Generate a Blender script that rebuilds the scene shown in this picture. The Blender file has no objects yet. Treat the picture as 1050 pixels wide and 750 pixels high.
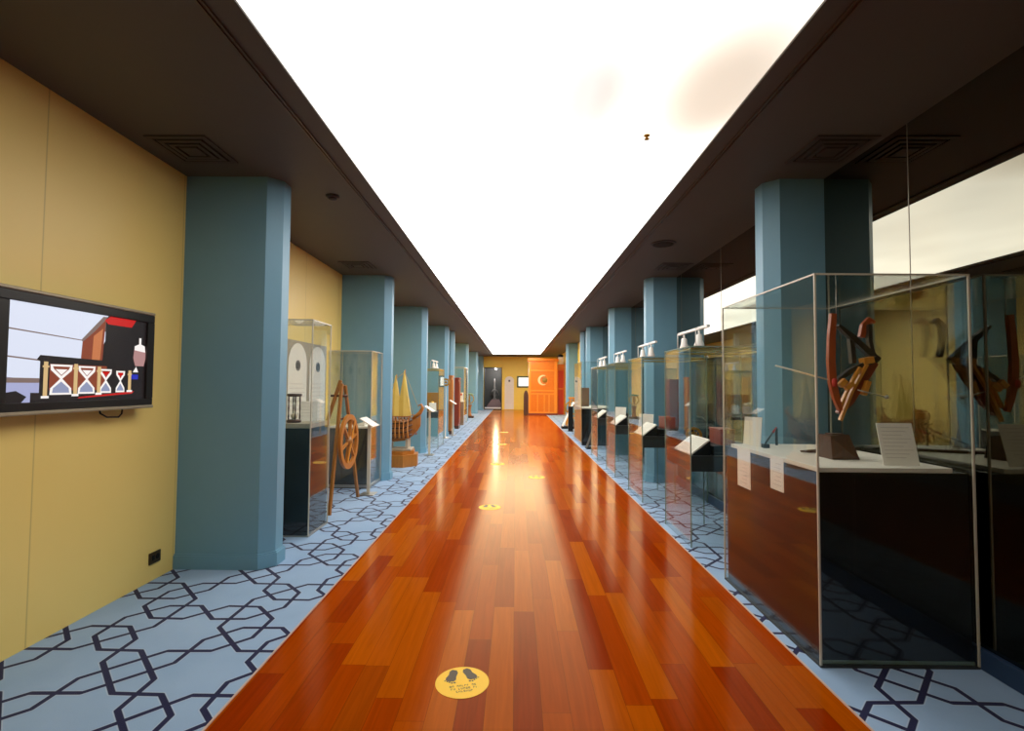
import bpy, bmesh, math, random
from mathutils import Vector, Matrix
random.seed(7)
PI = math.pi
scn = bpy.context.scene
COL = scn.collection

# ------------------------------------------------------------------ camera
F_PX, H_EYE = 515.0, 1.4
cam = bpy.data.cameras.new('camera')
cam.sensor_fit = 'HORIZONTAL'; cam.sensor_width = 36.0
cam.lens = F_PX / 1050.0 * 36.0
cam.clip_start = 0.05; cam.clip_end = 200
camo = bpy.data.objects.new('camera', cam); COL.objects.link(camo)
psi, pit, rol = 0.0072, math.atan(20 / 515.0), -0.007
M = Matrix.Rotation(psi, 4, 'Z') @ Matrix.Rotation(PI / 2 + pit, 4, 'X') @ Matrix.Rotation(-rol, 4, 'Z')
camo.matrix_world = Matrix.Translation((0, 0, H_EYE)) @ M
scn.camera = camo
# ------------------------------------------------------------------ world, view
w = bpy.data.worlds.new('world'); scn.world = w; w.use_nodes = True
w.node_tree.nodes['Background'].inputs[0].default_value = (0.6, 0.55, 0.5, 1)
w.node_tree.nodes['Background'].inputs[1].default_value = 0.05
vs = scn.view_settings
scn.display_settings.display_device = 'sRGB'
vs.view_transform = 'Standard'; vs.look = 'None'; vs.gamma = 1.0; vs.use_curve_mapping = False
vs.exposure = 0.0
scn.cycles.max_bounces = 12; scn.cycles.diffuse_bounces = 5; scn.cycles.glossy_bounces = 6
scn.cycles.transparent_max_bounces = 64; scn.cycles.transmission_bounces = 4
scn.cycles.sample_clamp_indirect = 6.0
SKY_L = 5.0                                            # radiance of the luminous ceiling

# ------------------------------------------------------------------ the place's main measures (metres)
ZC = 3.0                                               # height of the dark ceiling
XL, XR = -2.56, 2.36                                   # side walls
WL, WR = -1.245, 1.463                                 # edges of the wooden walkway
YB, YE = -3.0, 28.4                                    # wall behind the camera, end wall
SKL, SKR, SY0, SY1 = -1.185, 1.275, 1.0, 26.2         # luminous ceiling
PILL_L = [3.82, 7.32, 10.27, 13.62, 14.95, 19.45, 24.4]
PILL_R = [3.82, 7.35, 10.25, 13.6, 14.85, 19.1]

# ------------------------------------------------------------------ node helpers
def new_mat(name):
    m = bpy.data.materials.new(name); m.use_nodes = True
    nt = m.node_tree
    return m, nt, nt.nodes['Principled BSDF']
def N(nt, typ, **kw):
    n = nt.nodes.new(typ)
    for k, v in kw.items(): setattr(n, k, v)
    return n
def setin(nt, sock, v):
    if isinstance(v, bpy.types.NodeSocket): nt.links.new(v, sock)
    else: sock.default_value = v
def math_(nt, op, a, b=None, c=None, clamp=False):
    n = N(nt, 'ShaderNodeMath', operation=op, use_clamp=clamp)
    for i, v in enumerate((a, b, c)):
        if v is not None: setin(nt, n.inputs[i], v)
    return n.outputs[0]
def vmath(nt, op, a, b=None, scale=None, out=0):
    n = N(nt, 'ShaderNodeVectorMath', operation=op)
    setin(nt, n.inputs[0], a)
    if b is not None: setin(nt, n.inputs[1], b)
    if scale is not None: setin(nt, n.inputs['Scale'], scale)
    return n.outputs[out]
def mixc(nt, f, a, b):
    n = N(nt, 'ShaderNodeMix', data_type='RGBA')
    setin(nt, n.inputs[0], f); setin(nt, n.inputs[6], a); setin(nt, n.inputs[7], b)
    return n.outputs[2]
def c4(c): return (c[0], c[1], c[2], 1.0)
def s2l(r, g, b):
    f = lambda v: (v / 255 / 12.92) if v / 255 <= 0.04045 else ((v / 255 + 0.055) / 1.055) ** 2.4
    return (f(r), f(g), f(b))
_M = {}
def plain(name, rgb, rough=0.5, metal=0.0, var=0.06, scale=6.0, coat=0.0, spec=0.5, bump=0.0):
    """a plain surface with a faint procedural unevenness of tone"""
    if name in _M: return _M[name]
    m, nt, b = new_mat(name)
    tc = N(nt, 'ShaderNodeTexCoord')
    nz = N(nt, 'ShaderNodeTexNoise'); nz.inputs['Scale'].default_value = scale; nz.inputs['Detail'].default_value = 3
    nt.links.new(tc.outputs['Object'], nz.inputs['Vector'])
    lo = tuple(max(0, v * (1 - var)) for v in rgb); hi = tuple(min(1, v * (1 + var)) for v in rgb)
    nt.links.new(mixc(nt, nz.outputs[0], c4(lo), c4(hi)), b.inputs['Base Color'])
    b.inputs['Roughness'].default_value = rough; b.inputs['Metallic'].default_value = metal
    b.inputs['Coat Weight'].default_value = coat; b.inputs['Specular IOR Level'].default_value = spec
    if bump:
        bp = N(nt, 'ShaderNodeBump'); bp.inputs['Strength'].default_value = bump; bp.inputs['Distance'].default_value = 0.01
        nt.links.new(nz.outputs[0], bp.inputs['Height']); nt.links.new(bp.outputs[0], b.inputs['Normal'])
    _M[name] = m
    return m
def woody(name, c0, c1, rough=0.4, scale=(18, 18, 2.0), coat=0.2):
    if name in _M: return _M[name]
    m, nt, b = new_mat(name)
    tc = N(nt, 'ShaderNodeTexCoord'); mp = N(nt, 'ShaderNodeMapping')
    mp.inputs['Scale'].default_value = scale
    nt.links.new(tc.outputs['Object'], mp.inputs[0])
    nz = N(nt, 'ShaderNodeTexNoise'); nz.inputs['Scale'].default_value = 2.0; nz.inputs['Detail'].default_value = 5
    nz.inputs['Distortion'].default_value = 0.8
    nt.links.new(mp.outputs[0], nz.inputs['Vector'])
    nt.links.new(mixc(nt, nz.outputs[0], c4(c0), c4(c1)), b.inputs['Base Color'])
    b.inputs['Roughness'].default_value = rough; b.inputs['Coat Weight'].default_value = coat
    _M[name] = m
    return m
def emit(name, rgb, strength):
    if name in _M: return _M[name]
    m, nt, b = new_mat(name)
    b.inputs['Base Color'].default_value = (0.02, 0.02, 0.02, 1); b.inputs['Roughness'].default_value = 0.25
    b.inputs['Emission Color'].default_value = c4(rgb); b.inputs['Emission Strength'].default_value = strength
    _M[name] = m
    return m
def glass_mat(name, tint, refl=1.0, f0=0.04):
    """clear sheet glass: lets light straight through, mirrors more and more towards grazing angles"""
    if name in _M: return _M[name]
    m, nt, b = new_mat(name); nt.nodes.remove(b)
    out = [n for n in nt.nodes if n.type == 'OUTPUT_MATERIAL'][0]
    g = N(nt, 'ShaderNodeNewGeometry')
    c = math_(nt, 'ABSOLUTE', vmath(nt, 'DOT_PRODUCT', g.outputs['Normal'], g.outputs['Incoming'], out=1))
    f = math_(nt, 'POWER', math_(nt, 'SUBTRACT', 1.0, c, clamp=True), 5.0)
    f = math_(nt, 'MULTIPLY_ADD', f, 1 - f0, f0)
    f = math_(nt, 'MULTIPLY', f, refl, clamp=True)
    tr = N(nt, 'ShaderNodeBsdfTransparent'); tr.inputs[0].default_value = c4(tint)
    gl = N(nt, 'ShaderNodeBsdfGlossy'); gl.inputs['Roughness'].default_value = 0.0
    gl.inputs[0].default_value = (1, 1, 1, 1)
    mx = N(nt, 'ShaderNodeMixShader')
    nt.links.new(f, mx.inputs[0]); nt.links.new(tr.outputs[0], mx.inputs[1]); nt.links.new(gl.outputs[0], mx.inputs[2])
    nt.links.new(mx.outputs[0], out.inputs[0])
    _M[name] = m
    return m

# ------------------------------------------------------------------ materials of the setting
def wood_floor():
    m, nt, b = new_mat('polished_merbau_planks')
    g = N(nt, 'ShaderNodeNewGeometry'); sp = N(nt, 'ShaderNodeSeparateXYZ')
    nt.links.new(g.outputs['Position'], sp.inputs[0])
    PW, PL = 0.123, 1.15
    u = math_(nt, 'DIVIDE', sp.outputs[0], PW); row = math_(nt, 'FLOOR', u)
    wn = N(nt, 'ShaderNodeTexWhiteNoise', noise_dimensions='1D'); nt.links.new(row, wn.inputs['W'])
    v = math_(nt, 'ADD', math_(nt, 'DIVIDE', sp.outputs[1], PL), math_(nt, 'MULTIPLY', wn.outputs[0], 7.3))
    col = math_(nt, 'FLOOR', v)
    cb = N(nt, 'ShaderNodeCombineXYZ'); nt.links.new(row, cb.inputs[0]); nt.links.new(col, cb.inputs[1])
    w2 = N(nt, 'ShaderNodeTexWhiteNoise', noise_dimensions='2D'); nt.links.new(cb.outputs[0], w2.inputs['Vector'])
    ramp = N(nt, 'ShaderNodeValToRGB')
    els = ramp.color_ramp.elements
    cols = [(0.0, s2l(146, 44, 0)), (0.3, s2l(162, 58, 0)), (0.55, s2l(174, 70, 0)), (0.8, s2l(188, 88, 2)), (1.0, s2l(158, 66, 4))]
    els[0].position, els[0].color = 0.0, c4(cols[0][1]); els[1].position, els[1].color = 1.0, c4(cols[-1][1])
    for p, c in cols[1:-1]:
        e = els.new(p); e.color = c4(c)
    nt.links.new(w2.outputs[0], ramp.inputs[0])
    # grain along the plank
    gv = N(nt, 'ShaderNodeCombineXYZ')
    nt.links.new(math_(nt, 'MULTIPLY', sp.outputs[0], 38.0), gv.inputs[0])
    nt.links.new(math_(nt, 'MULTIPLY', sp.outputs[1], 1.6), gv.inputs[1])
    nt.links.new(math_(nt, 'MULTIPLY', w2.outputs[0], 30.0), gv.inputs[2])
    nz = N(nt, 'ShaderNodeTexNoise'); nz.inputs['Scale'].default_value = 1.0; nz.inputs['Detail'].default_value = 4
    nz.inputs['Distortion'].default_value = 1.2
    nt.links.new(gv.outputs[0], nz.inputs['Vector'])
    k = math_(nt, 'MULTIPLY_ADD', nz.outputs[0], 0.5, 0.55)
    cc = vmath(nt, 'SCALE', ramp.outputs[0], scale=k)
    # fine joints
    fu = math_(nt, 'ABSOLUTE', math_(nt, 'SUBTRACT', math_(nt, 'FRACT', u), 0.5))
    ju = math_(nt, 'GREATER_THAN', fu, 0.487)
    fv = math_(nt, 'ABSOLUTE', math_(nt, 'SUBTRACT', math_(nt, 'FRACT', v), 0.5))
    jv = math_(nt, 'GREATER_THAN', fv, 0.4985)
    jj = math_(nt, 'MAXIMUM', ju, jv)
    colw = mixc(nt, math_(nt, 'MULTIPLY', jj, 0.4), cc, (0.05, 0.014, 0.002, 1))
    rr = math_(nt, 'MULTIPLY_ADD', nz.outputs[0], 0.05, 0.13)
    # slight waviness of the lacquer
    wv = N(nt, 'ShaderNodeTexNoise'); wv.inputs['Scale'].default_value = 5.0; wv.inputs['Detail'].default_value = 1
    nt.links.new(g.outputs['Position'], wv.inputs['Vector'])
    hh = wv.outputs[0]
    bp = N(nt, 'ShaderNodeBump'); bp.inputs['Strength'].default_value = 0.035; bp.inputs['Distance'].default_value = 0.02
    nt.links.new(hh, bp.inputs['Height'])
    # amber lacquer: dull from above, mirror-like and warm at a low angle
    out = [n for n in nt.nodes if n.type == 'OUTPUT_MATERIAL'][0]; nt.nodes.remove(b)
    df = N(nt, 'ShaderNodeBsdfDiffuse'); nt.links.new(colw, df.inputs[0])
    gl = N(nt, 'ShaderNodeBsdfGlossy'); gl.inputs[0].default_value = (1.0, 0.86, 0.50, 1)
    nt.links.new(rr, gl.inputs['Roughness']); nt.links.new(bp.outputs[0], gl.inputs['Normal'])
    fr = N(nt, 'ShaderNodeFresnel'); fr.inputs[0].default_value = 1.115; nt.links.new(bp.outputs[0], fr.inputs['Normal'])
    mx = N(nt, 'ShaderNodeMixShader'); nt.links.new(fr.outputs[0], mx.inputs[0]); nt.links.new(df.outputs[0], mx.inputs[1]); nt.links.new(gl.outputs[0], mx.inputs[2])
    nt.links.new(mx.outputs[0], out.inputs[0])
    return m

def carpet():
    """blue carpet with interlaced navy hexagon bands (pattern period 0.885 m, turned 45 degrees)"""
    m, nt, b = new_mat('blue_hexagon_carpet')
    g = N(nt, 'ShaderNodeNewGeometry'); sp = N(nt, 'ShaderNodeSeparateXYZ')
    nt.links.new(g.outputs['Position'], sp.inputs[0])
    x, y = sp.outputs[0], sp.outputs[1]
    T = 0.885; r = 1 / (math.sqrt(2) * T)
    P = math_(nt, 'MULTIPLY_ADD', math_(nt, 'SUBTRACT', x, y), r, 3.083 / T)
    Q = math_(nt, 'MULTIPLY_ADD', math_(nt, 'ADD', x, y), r, -0.43 / T)
    # reduce to the diamond |P|+|Q|<=1 about the nearest lattice point (lattice (1,1),(1,-1))
    a = math_(nt, 'MULTIPLY', math_(nt, 'ADD', P, Q), 0.5); c = math_(nt, 'MULTIPLY', math_(nt, 'SUBTRACT', P, Q), 0.5)
    a = math_(nt, 'SUBTRACT', a, math_(nt, 'ROUND', a)); c = math_(nt, 'SUBTRACT', c, math_(nt, 'ROUND', c))
    P = math_(nt, 'ABSOLUTE', math_(nt, 'ADD', a, c)); Q = math_(nt, 'ABSOLUTE', math_(nt, 'SUBTRACT', a, c))
    p2 = math_(nt, 'MAXIMUM', P, Q); q2 = math_(nt, 'MINIMUM', P, Q)
    cb = N(nt, 'ShaderNodeCombineXYZ'); nt.links.new(p2, cb.inputs[0]); nt.links.new(q2, cb.inputs[1])
    pt = cb.outputs[0]
    h = 0.088
    segs = [((0, h), (.2, h)), ((h, 0), (h, .2)), ((.2, h), (.385, -h)), ((.2, -h), (.385, h)), ((.385, h), (.61, h)),
            ((.61, h), (.79, -h)), ((.61, -h), (.79, h)), ((.79, h), (.79, .34)), ((.66, .21), (.91, .21)),
            ((.66, .21), (.5, .36)), ((.79, .34), (.64, .5)), ((.5, .36), (.5, .64)), ((.64, .5), (.36, .5)),
            ((.5, -.2), (.5, .2)), ((.5, .2), (.8, .5))]
    best = None
    for (x0, y0), (x1, y1) in segs:
        d = (x1 - x0, y1 - y0); L2 = d[0] ** 2 + d[1] ** 2
        pa = vmath(nt, 'SUBTRACT', pt, (x0, y0, 0))
        t = math_(nt, 'DIVIDE', vmath(nt, 'DOT_PRODUCT', pa, (d[0], d[1], 0), out=1), L2, clamp=True)
        q = vmath(nt, 'SUBTRACT', pa, vmath(nt, 'SCALE', (d[0], d[1], 0), scale=t))
        ln = vmath(nt, 'LENGTH', q, out=1)
        best = ln if best is None else math_(nt, 'MINIMUM', best, ln)
    line = math_(nt, 'SUBTRACT', 1.0, math_(nt, 'DIVIDE', math_(nt, 'SUBTRACT', best, 0.0135), 0.003, clamp=True))
    halo = math_(nt, 'SUBTRACT', 1.0, math_(nt, 'DIVIDE', math_(nt, 'SUBTRACT', best, 0.0195), 0.003, clamp=True))
    nz = N(nt, 'ShaderNodeTexNoise'); nz.inputs['Scale'].default_value = 2.2; nz.inputs['Detail'].default_value = 3
    nt.links.new(g.outputs['Position'], nz.inputs['Vector'])
    base = mixc(nt, nz.outputs[0], c4(s2l(128, 158, 190)), c4(s2l(156, 182, 210)))
    base = mixc(nt, math_(nt, 'MULTIPLY', halo, 0.35), base, c4(s2l(190, 200, 210)))
    colr = mixc(nt, line, base, c4(s2l(30, 32, 66)))
    nt.links.new(colr, b.inputs['Base Color'])
    b.inputs['Roughness'].default_value = 0.95; b.inputs['Specular IOR Level'].default_value = 0.1
    b.inputs['Sheen Weight'].default_value = 0.35; b.inputs['Sheen Roughness'].default_value = 0.35; b.inputs['Sheen Tint'].default_value = (0.85, 0.92, 1.0, 1)   # pile catches light at a low angle
    f = N(nt, 'ShaderNodeTexNoise'); f.inputs['Scale'].default_value = 260; f.inputs['Detail'].default_value = 1
    nt.links.new(g.outputs['Position'], f.inputs['Vector'])
    bp = N(nt, 'ShaderNodeBump'); bp.inputs['Strength'].default_value = 0.25; bp.inputs['Distance'].default_value = 0.004
    nt.links.new(f.outputs[0], bp.inputs['Height']); nt.links.new(bp.outputs[0], b.inputs['Normal'])
    return m

def sky_panel():
    """back-lit stretch ceiling; weaker and warmer patches are set into its emission"""
    m, nt, b = new_mat('luminous_stretch_ceiling')
    g = N(nt, 'ShaderNodeNewGeometry'); pos = g.outputs['Position']
    b.inputs['Base Color'].default_value = (0.8, 0.8, 0.78, 1); b.inputs['Roughness'].default_value = 0.3
    def blob(cx, cy, rx, ry):
        d = vmath(nt, 'MULTIPLY', vmath(nt, 'SUBTRACT', pos, (cx, cy, 0)), (1 / rx, 1 / ry, 0))
        l = vmath(nt, 'LENGTH', d, out=1)
        t = math_(nt, 'SUBTRACT', 1.0, l, clamp=True)
        return math_(nt, 'SMOOTH_MIN', t, 0.75, 0.2)
    warm = blob(1.12, 2.70, 0.72, 1.25)
    grey = blob(0.40, 2.75, 0.42, 1.2)
    band = blob(0.9, 14.3, 2.2, 0.5)
    nz = N(nt, 'ShaderNodeTexNoise'); nz.inputs['Scale'].default_value = 0.9; nz.inputs['Detail'].default_value = 2
    nt.links.new(vmath(nt, 'MULTIPLY', pos, (1.0, 0.8, 0.0)), nz.inputs['Vector'])
    s = math_(nt, 'MULTIPLY_ADD', nz.outputs[0], 0.5, 0.75)
    spx = N(nt, 'ShaderNodeSeparateXYZ'); nt.links.new(pos, spx.inputs[0])
    ramp = math_(nt, 'DIVIDE', math_(nt, 'SUBTRACT', spx.outputs[1], 4.0), 5.0, clamp=True)   # emission graded weaker at the near end to balance near and far brightness
    s = math_(nt, 'MULTIPLY', s, math_(nt, 'MULTIPLY_ADD', ramp, SKY_L - 3.0, 3.0))
    s = math_(nt, 'MULTIPLY', s, math_(nt, 'SUBTRACT', 1.0, math_(nt, 'MULTIPLY', warm, 0.99), clamp=True))
    s = math_(nt, 'MULTIPLY', s, math_(nt, 'SUBTRACT', 1.0, math_(nt, 'MULTIPLY', grey, 0.90), clamp=True))
    s = math_(nt, 'MULTIPLY', s, math_(nt, 'SUBTRACT', 1.0, math_(nt, 'MULTIPLY', band, 0.6), clamp=True))
    s = math_(nt, 'ADD', s, 0.0)
    col = mixc(nt, warm, (1.0, 0.98, 0.94, 1), (1.0, 0.86, 0.66, 1))
    nt.links.new(col, b.inputs['Emission Color']); nt.links.new(s, b.inputs['Emission Strength'])
    return m

def yellow_wall():
    m, nt, b = new_mat('ochre_wall_panelling')
    g = N(nt, 'ShaderNodeNewGeometry'); sp = N(nt, 'ShaderNodeSeparateXYZ'); nt.links.new(g.outputs['Position'], sp.inputs[0])
    t = math_(nt, 'FRACT', math_(nt, 'DIVIDE', math_(nt, 'SUBTRACT', math_(nt, 'ADD', sp.outputs[0], sp.outputs[1]), XL + 2.67), 1.13))
    seam = math_(nt, 'GREATER_THAN', math_(nt, 'ABSOLUTE', math_(nt, 'SUBTRACT', t, 0.5)), 0.4965)
    nz = N(nt, 'ShaderNodeTexNoise'); nz.inputs['Scale'].default_value = 1.6; nz.inputs['Detail'].default_value = 3
    nt.links.new(g.outputs['Position'], nz.inputs['Vector'])
    base = mixc(nt, nz.outputs[0], c4(s2l(242, 211, 120)), c4(s2l(246, 218, 132)))
    nt.links.new(mixc(nt, math_(nt, 'MULTIPLY', seam, 0.35), base, (0.25, 0.17, 0.05, 1)), b.inputs['Base Color'])
    b.inputs['Roughness'].default_value = 0.42
    return m

def dark_mirror():
    m, nt, b = new_mat('dark_mirror_glass')
    g = N(nt, 'ShaderNodeNewGeometry')
    nz = N(nt, 'ShaderNodeTexNoise'); nz.inputs['Scale'].default_value = 0.8
    nt.links.new(g.outputs['Position'], nz.inputs['Vector'])
    nt.links.new(mixc(nt, nz.outputs[0], (0.205, 0.200, 0.16, 1), (0.22, 0.214, 0.175, 1)), b.inputs['Base Color'])
    b.inputs['Metallic'].default_value = 1.0; b.inputs['Roughness'].default_value = 0.0
    return m

WOODF, CARPET, SKYM, YEL, MIRR = wood_floor(), carpet(), sky_panel(), yellow_wall(), dark_mirror()
YPL = plain('ochre_paint', s2l(250, 218, 92), 0.5, var=0.04)
BLUE = plain('petrol_blue_paint', s2l(112, 160, 184), 0.45, var=0.04)
SOFF = plain('dark_brown_ceiling_paint', s2l(80, 77, 70), 0.6, var=0.05)
NAVY = plain('navy_skirting_paint', s2l(40, 62, 92), 0.4)
GLASS = glass_mat('clear_sheet_glass', (0.965, 0.98, 0.97))
EDGE = plain('polished_glass_edge', s2l(196, 190, 172), 0.25, var=0.08)
EDGEG = plain('greenish_glass_edge', s2l(120, 140, 124), 0.2, var=0.1)
GOLDE = plain('pale_gold_trim', s2l(206, 184, 104), 0.3, 0.6)
BLACK = plain('black_laminate', (0.008, 0.008, 0.008), 0.45, spec=0.25)
CHAR = plain('charcoal_laminate', (0.032, 0.034, 0.032), 0.4)
WHITE = plain('white_board', s2l(232, 226, 212), 0.6)
PAPER = plain('white_paper', s2l(242, 236, 224), 0.8, var=0.03)
PRINT = plain('grey_print', s2l(214, 207, 196), 0.8)
WMET = plain('white_enamel_metal', s2l(236, 234, 228), 0.35)
GREYP = plain('grey_board', s2l(172, 160, 140), 0.7)
STEEL = plain('brushed_steel', s2l(170, 168, 160), 0.35, 0.8)
BRASS = plain('old_brass', s2l(196, 150, 52), 0.3, 0.85, var=0.2)
WOODM = woody('mid_brown_wood', s2l(130, 82, 34), s2l(176, 118, 56))
WOODO = woody('orange_brown_wood', s2l(150, 90, 30), s2l(196, 126, 50))
WOODC = woody('chestnut_wood', s2l(140, 58, 24), s2l(178, 82, 34))
WOODY = woody('yellow_wood', s2l(196, 120, 34), s2l(226, 160, 60))
WOODD = woody('dark_brown_wood', s2l(52, 28, 16), s2l(90, 50, 28))
WOODB = woody('blackened_wood', s2l(32, 28, 24), s2l(58, 48, 38))
WOODR = woody('red_brown_wood', s2l(110, 36, 14), s2l(148, 56, 22))
LACQ = woody('orange_lacquered_wood', s2l(212, 106, 2), s2l(228, 128, 8), 0.3, (3, 3, 14))
REDP = plain('red_lacquer', s2l(206, 56, 22), 0.4)
SAIL = plain('yellow_sailcloth', s2l(214, 186, 96), 0.8, var=0.15)

# ------------------------------------------------------------------ mesh helpers
class MB:
    def __init__(self): self.bm = bmesh.new(); self.mi = 0
    def _tag(self, faces):
        for f in faces: f.material_index = self.mi
    def box(self, a, b, bevel=0.0, rot=None, seg=1):
        c = [(a[i] + b[i]) / 2 for i in range(3)]; s = [abs(b[i] - a[i]) for i in range(3)]
        mt = Matrix.Translation(c) @ (rot.to_4x4() if rot else Matrix.Identity(4)) @ Matrix.Diagonal((*s, 1))
        t = bmesh.new(); bmesh.ops.create_cube(t, size=1.0, matrix=mt)
        if bevel > 0: bmesh.ops.bevel(t, geom=t.edges[:], offset=bevel, segments=seg, profile=0.5, affect='EDGES')
        return self._merge(t)
    def _merge(self, t, smooth=False):
        vm = {v: self.bm.verts.new(v.co) for v in t.verts}
        for f in t.faces:
            try:
                nf = self.bm.faces.new([vm[v] for v in f.verts]); nf.material_index = self.mi; nf.smooth = smooth or f.smooth
            except ValueError: pass
        t.free(); return self
    def prism(self, pts, h0, h1, axis='z'):
        """polygon pts extruded between h0 and h1 along an axis (pts are the other two coordinates, in x,y,z order)"""
        def P(p, h): return {'z': (p[0], p[1], h), 'x': (h, p[0], p[1]), 'y': (p[0], h, p[1])}[axis]
        A = [self.bm.verts.new(P(p, h0)) for p in pts]; B = [self.bm.verts.new(P(p, h1)) for p in pts]
        n = len(pts); fs = [self.bm.faces.new(A), self.bm.faces.new(B[::-1])]
        for i in range(n): fs.append(self.bm.faces.new((A[i], B[i], B[(i + 1) % n], A[(i + 1) % n])))
        self._tag(fs); return self
    def tube(self, pts, r, n=10, caps=True):
        """round bar along points; r a number or one per point"""
        pts = [Vector(p) for p in pts]; rs = r if isinstance(r, (list, tuple)) else [r] * len(pts)
        up = None; rings = []
        for i, p in enumerate(pts):
            d = (pts[min(i + 1, len(pts) - 1)] - pts[max(i - 1, 0)]).normalized()
            if up is None:
                up = Vector((0, 0, 1)) if abs(d.z) < 0.9 else Vector((1, 0, 0))
            u = d.cross(up).normalized(); v = u.cross(d).normalized(); up = v
            rings.append([self.bm.verts.new(p + (u * math.cos(2 * PI * k / n) + v * math.sin(2 * PI * k / n)) * rs[i]) for k in range(n)])
        fs = []
        for A, B in zip(rings, rings[1:]):
            for k in range(n):
                f = self.bm.faces.new((A[k], A[(k + 1) % n], B[(k + 1) % n], B[k])); f.smooth = True; fs.append(f)
        if caps: fs += [self.bm.faces.new(rings[0][::-1]), self.bm.faces.new(rings[-1])]
        self._tag(fs); return self
    def beam(self, p0, p1, wd, th, up=(0, 0, 1)):
        """square bar from p0 to p1, wd across, th along up"""
        p0, p1 = Vector(p0), Vector(p1); d = (p1 - p0).normalized(); u = Vector(up)
        s = d.cross(u).normalized(); u = s.cross(d).normalized()
        q = []
        for p in (p0, p1):
            q.append([self.bm.verts.new(p + s * a * wd / 2 + u * b * th / 2) for a, b in ((-1, -1), (1, -1), (1, 1), (-1, 1))])
        fs = [self.bm.faces.new(q[0][::-1]), self.bm.faces.new(q[1])]
        for k in range(4): fs.append(self.bm.faces.new((q[0][k], q[0][(k + 1) % 4], q[1][(k + 1) % 4], q[1][k])))
        self._tag(fs); return self
    def lathe(self, prof, c=(0, 0, 0), n=24, axis='z', smooth=True):
        """profile (radius, height) turned about an axis through c"""
        def P(r, h, a):
            x, y = r * math.cos(a), r * math.sin(a)
            return Vector(c) + Vector({'z': (x, y, h), 'x': (h, x, y), 'y': (x, h, y)}[axis])
        rings = [[self.bm.verts.new(P(max(r, 1e-4), h, 2 * PI * k / n)) for k in range(n)] for r, h in prof]
        fs = []
        for A, B in zip(rings, rings[1:]):
            for k in range(n):
                f = self.bm.faces.new((A[k], A[(k + 1) % n], B[(k + 1) % n], B[k])); f.smooth = smooth; fs.append(f)
        fs += [self.bm.faces.new(rings[0][::-1]), self.bm.faces.new(rings[-1])]
        self._tag(fs); return self
    def ring(self, c, r0, r1, h0, h1, n=40, axis='z'):
        """flat ring (annulus with thickness)"""
        def P(r, h, a):
            x, y = r * math.cos(a), r * math.sin(a)
            return Vector(c) + Vector({'z': (x, y, h), 'x': (h, x, y), 'y': (x, h, y)}[axis])
        loops = [[self.bm.verts.new(P(r, h, 2 * PI * k / n)) for k in range(n)] for r, h in ((r0, h0), (r1, h0), (r1, h1), (r0, h1))]
        fs = []
        for i in range(4):
            A, B = loops[i], loops[(i + 1) % 4]
            for k in range(n): fs.append(self.bm.faces.new((A[k], A[(k + 1) % n], B[(k + 1) % n], B[k])))
        self._tag(fs); return self
    def quad(self, a, b, c, d):
        f = self.bm.faces.new([self.bm.verts.new(p) for p in (a, b, c, d)]); self._tag([f]); return self
    def build(self, name, mats, parent=None, loc=None):
        bmesh.ops.recalc_face_normals(self.bm, faces=self.bm.faces[:])
        me = bpy.data.meshes.new(name); self.bm.to_mesh(me); self.bm.free()
        for m in (mats if isinstance(mats, (list, tuple)) else [mats]): me.materials.append(m)
        o = bpy.data.objects.new(name, me); COL.objects.link(o)
        if parent: o.parent = parent
        if loc: o.location = loc
        return o
def tag(o, label, cat, group=None, kind=None):
    o['label'] = label; o['category'] = cat
    if group: o['group'] = group
    if kind: o['kind'] = kind
    return o
def thing(name, label, cat, loc=(0, 0, 0), rz=0.0, group=None):
    o = bpy.data.objects.new(name, None); COL.objects.link(o)
    o.location = loc; o.rotation_euler = (0, 0, rz); o.empty_display_size = 0.1
    return tag(o, label, cat, group)
def struct(o, label, cat):
    return tag(o, label, cat, kind='structure')
def dup(root, loc, label, group=None, rz=None):
    r = root.copy(); COL.objects.link(r); r.location = loc; r['label'] = label
    if rz is not None: r.rotation_euler = (0, 0, rz)
    if group: r['group'] = group
    for ch in list(root.children):
        c = ch.copy(); COL.objects.link(c); c.parent = r
        for g in ch.children:
            d = g.copy(); COL.objects.link(d); d.parent = c
    return r

# ================================================================== THE SETTING
struct(MB().box((WL, YB, -0.1), (WR, YE, 0)).build('floor', WOODF), 'glossy orange brown plank walkway down the middle of the hall', 'floor')
struct(MB().box((XL - 0.1, YB, -0.1), (WL, YE, 0)).build('floor_carpet', CARPET), 'blue carpet with navy hexagon lines along the left wall', 'carpet')
struct(MB().box((WR, YB, -0.1), (XR + 0.1, YE, 0)).build('floor_carpet', CARPET), 'blue carpet with navy hexagon lines along the dark mirror wall', 'carpet')
EDM = plain('pale_edge_strip', s2l(196, 168, 152), 0.4)
struct(MB().box((WL - 0.007, YB, 0), (WL + 0.003, YE, 0.004)).build('trim_1', EDM), 'thin pale strip between the left carpet and the planks', 'trim')
struct(MB().box((WR - 0.003, YB, 0), (WR + 0.007, YE, 0.004)).build('trim_2', EDM), 'thin pale strip between the right carpet and the planks', 'trim')
struct(MB().box((XL - 0.1, YB, 0), (XL, YE, ZC)).build('wall_left', YEL), 'ochre yellow panelled wall on the left', 'wall')
struct(MB().box((XL - 0.1, YB - 0.1, -0.1), (XR + 0.1, YB, ZC)).build('wall_back', YPL), 'ochre wall behind the camera', 'wall')
YM = 15.0                                              # the mirror wall ends here, plain ochre after it
wr = struct(MB().box((XR, YB, 0), (XR + 0.1, YM, ZC)).build('wall_right', MIRR), 'dark mirror glass wall on the right reflecting the hall', 'wall')
k = MB(); yy = 3.0 - 1.38 * 4
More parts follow.
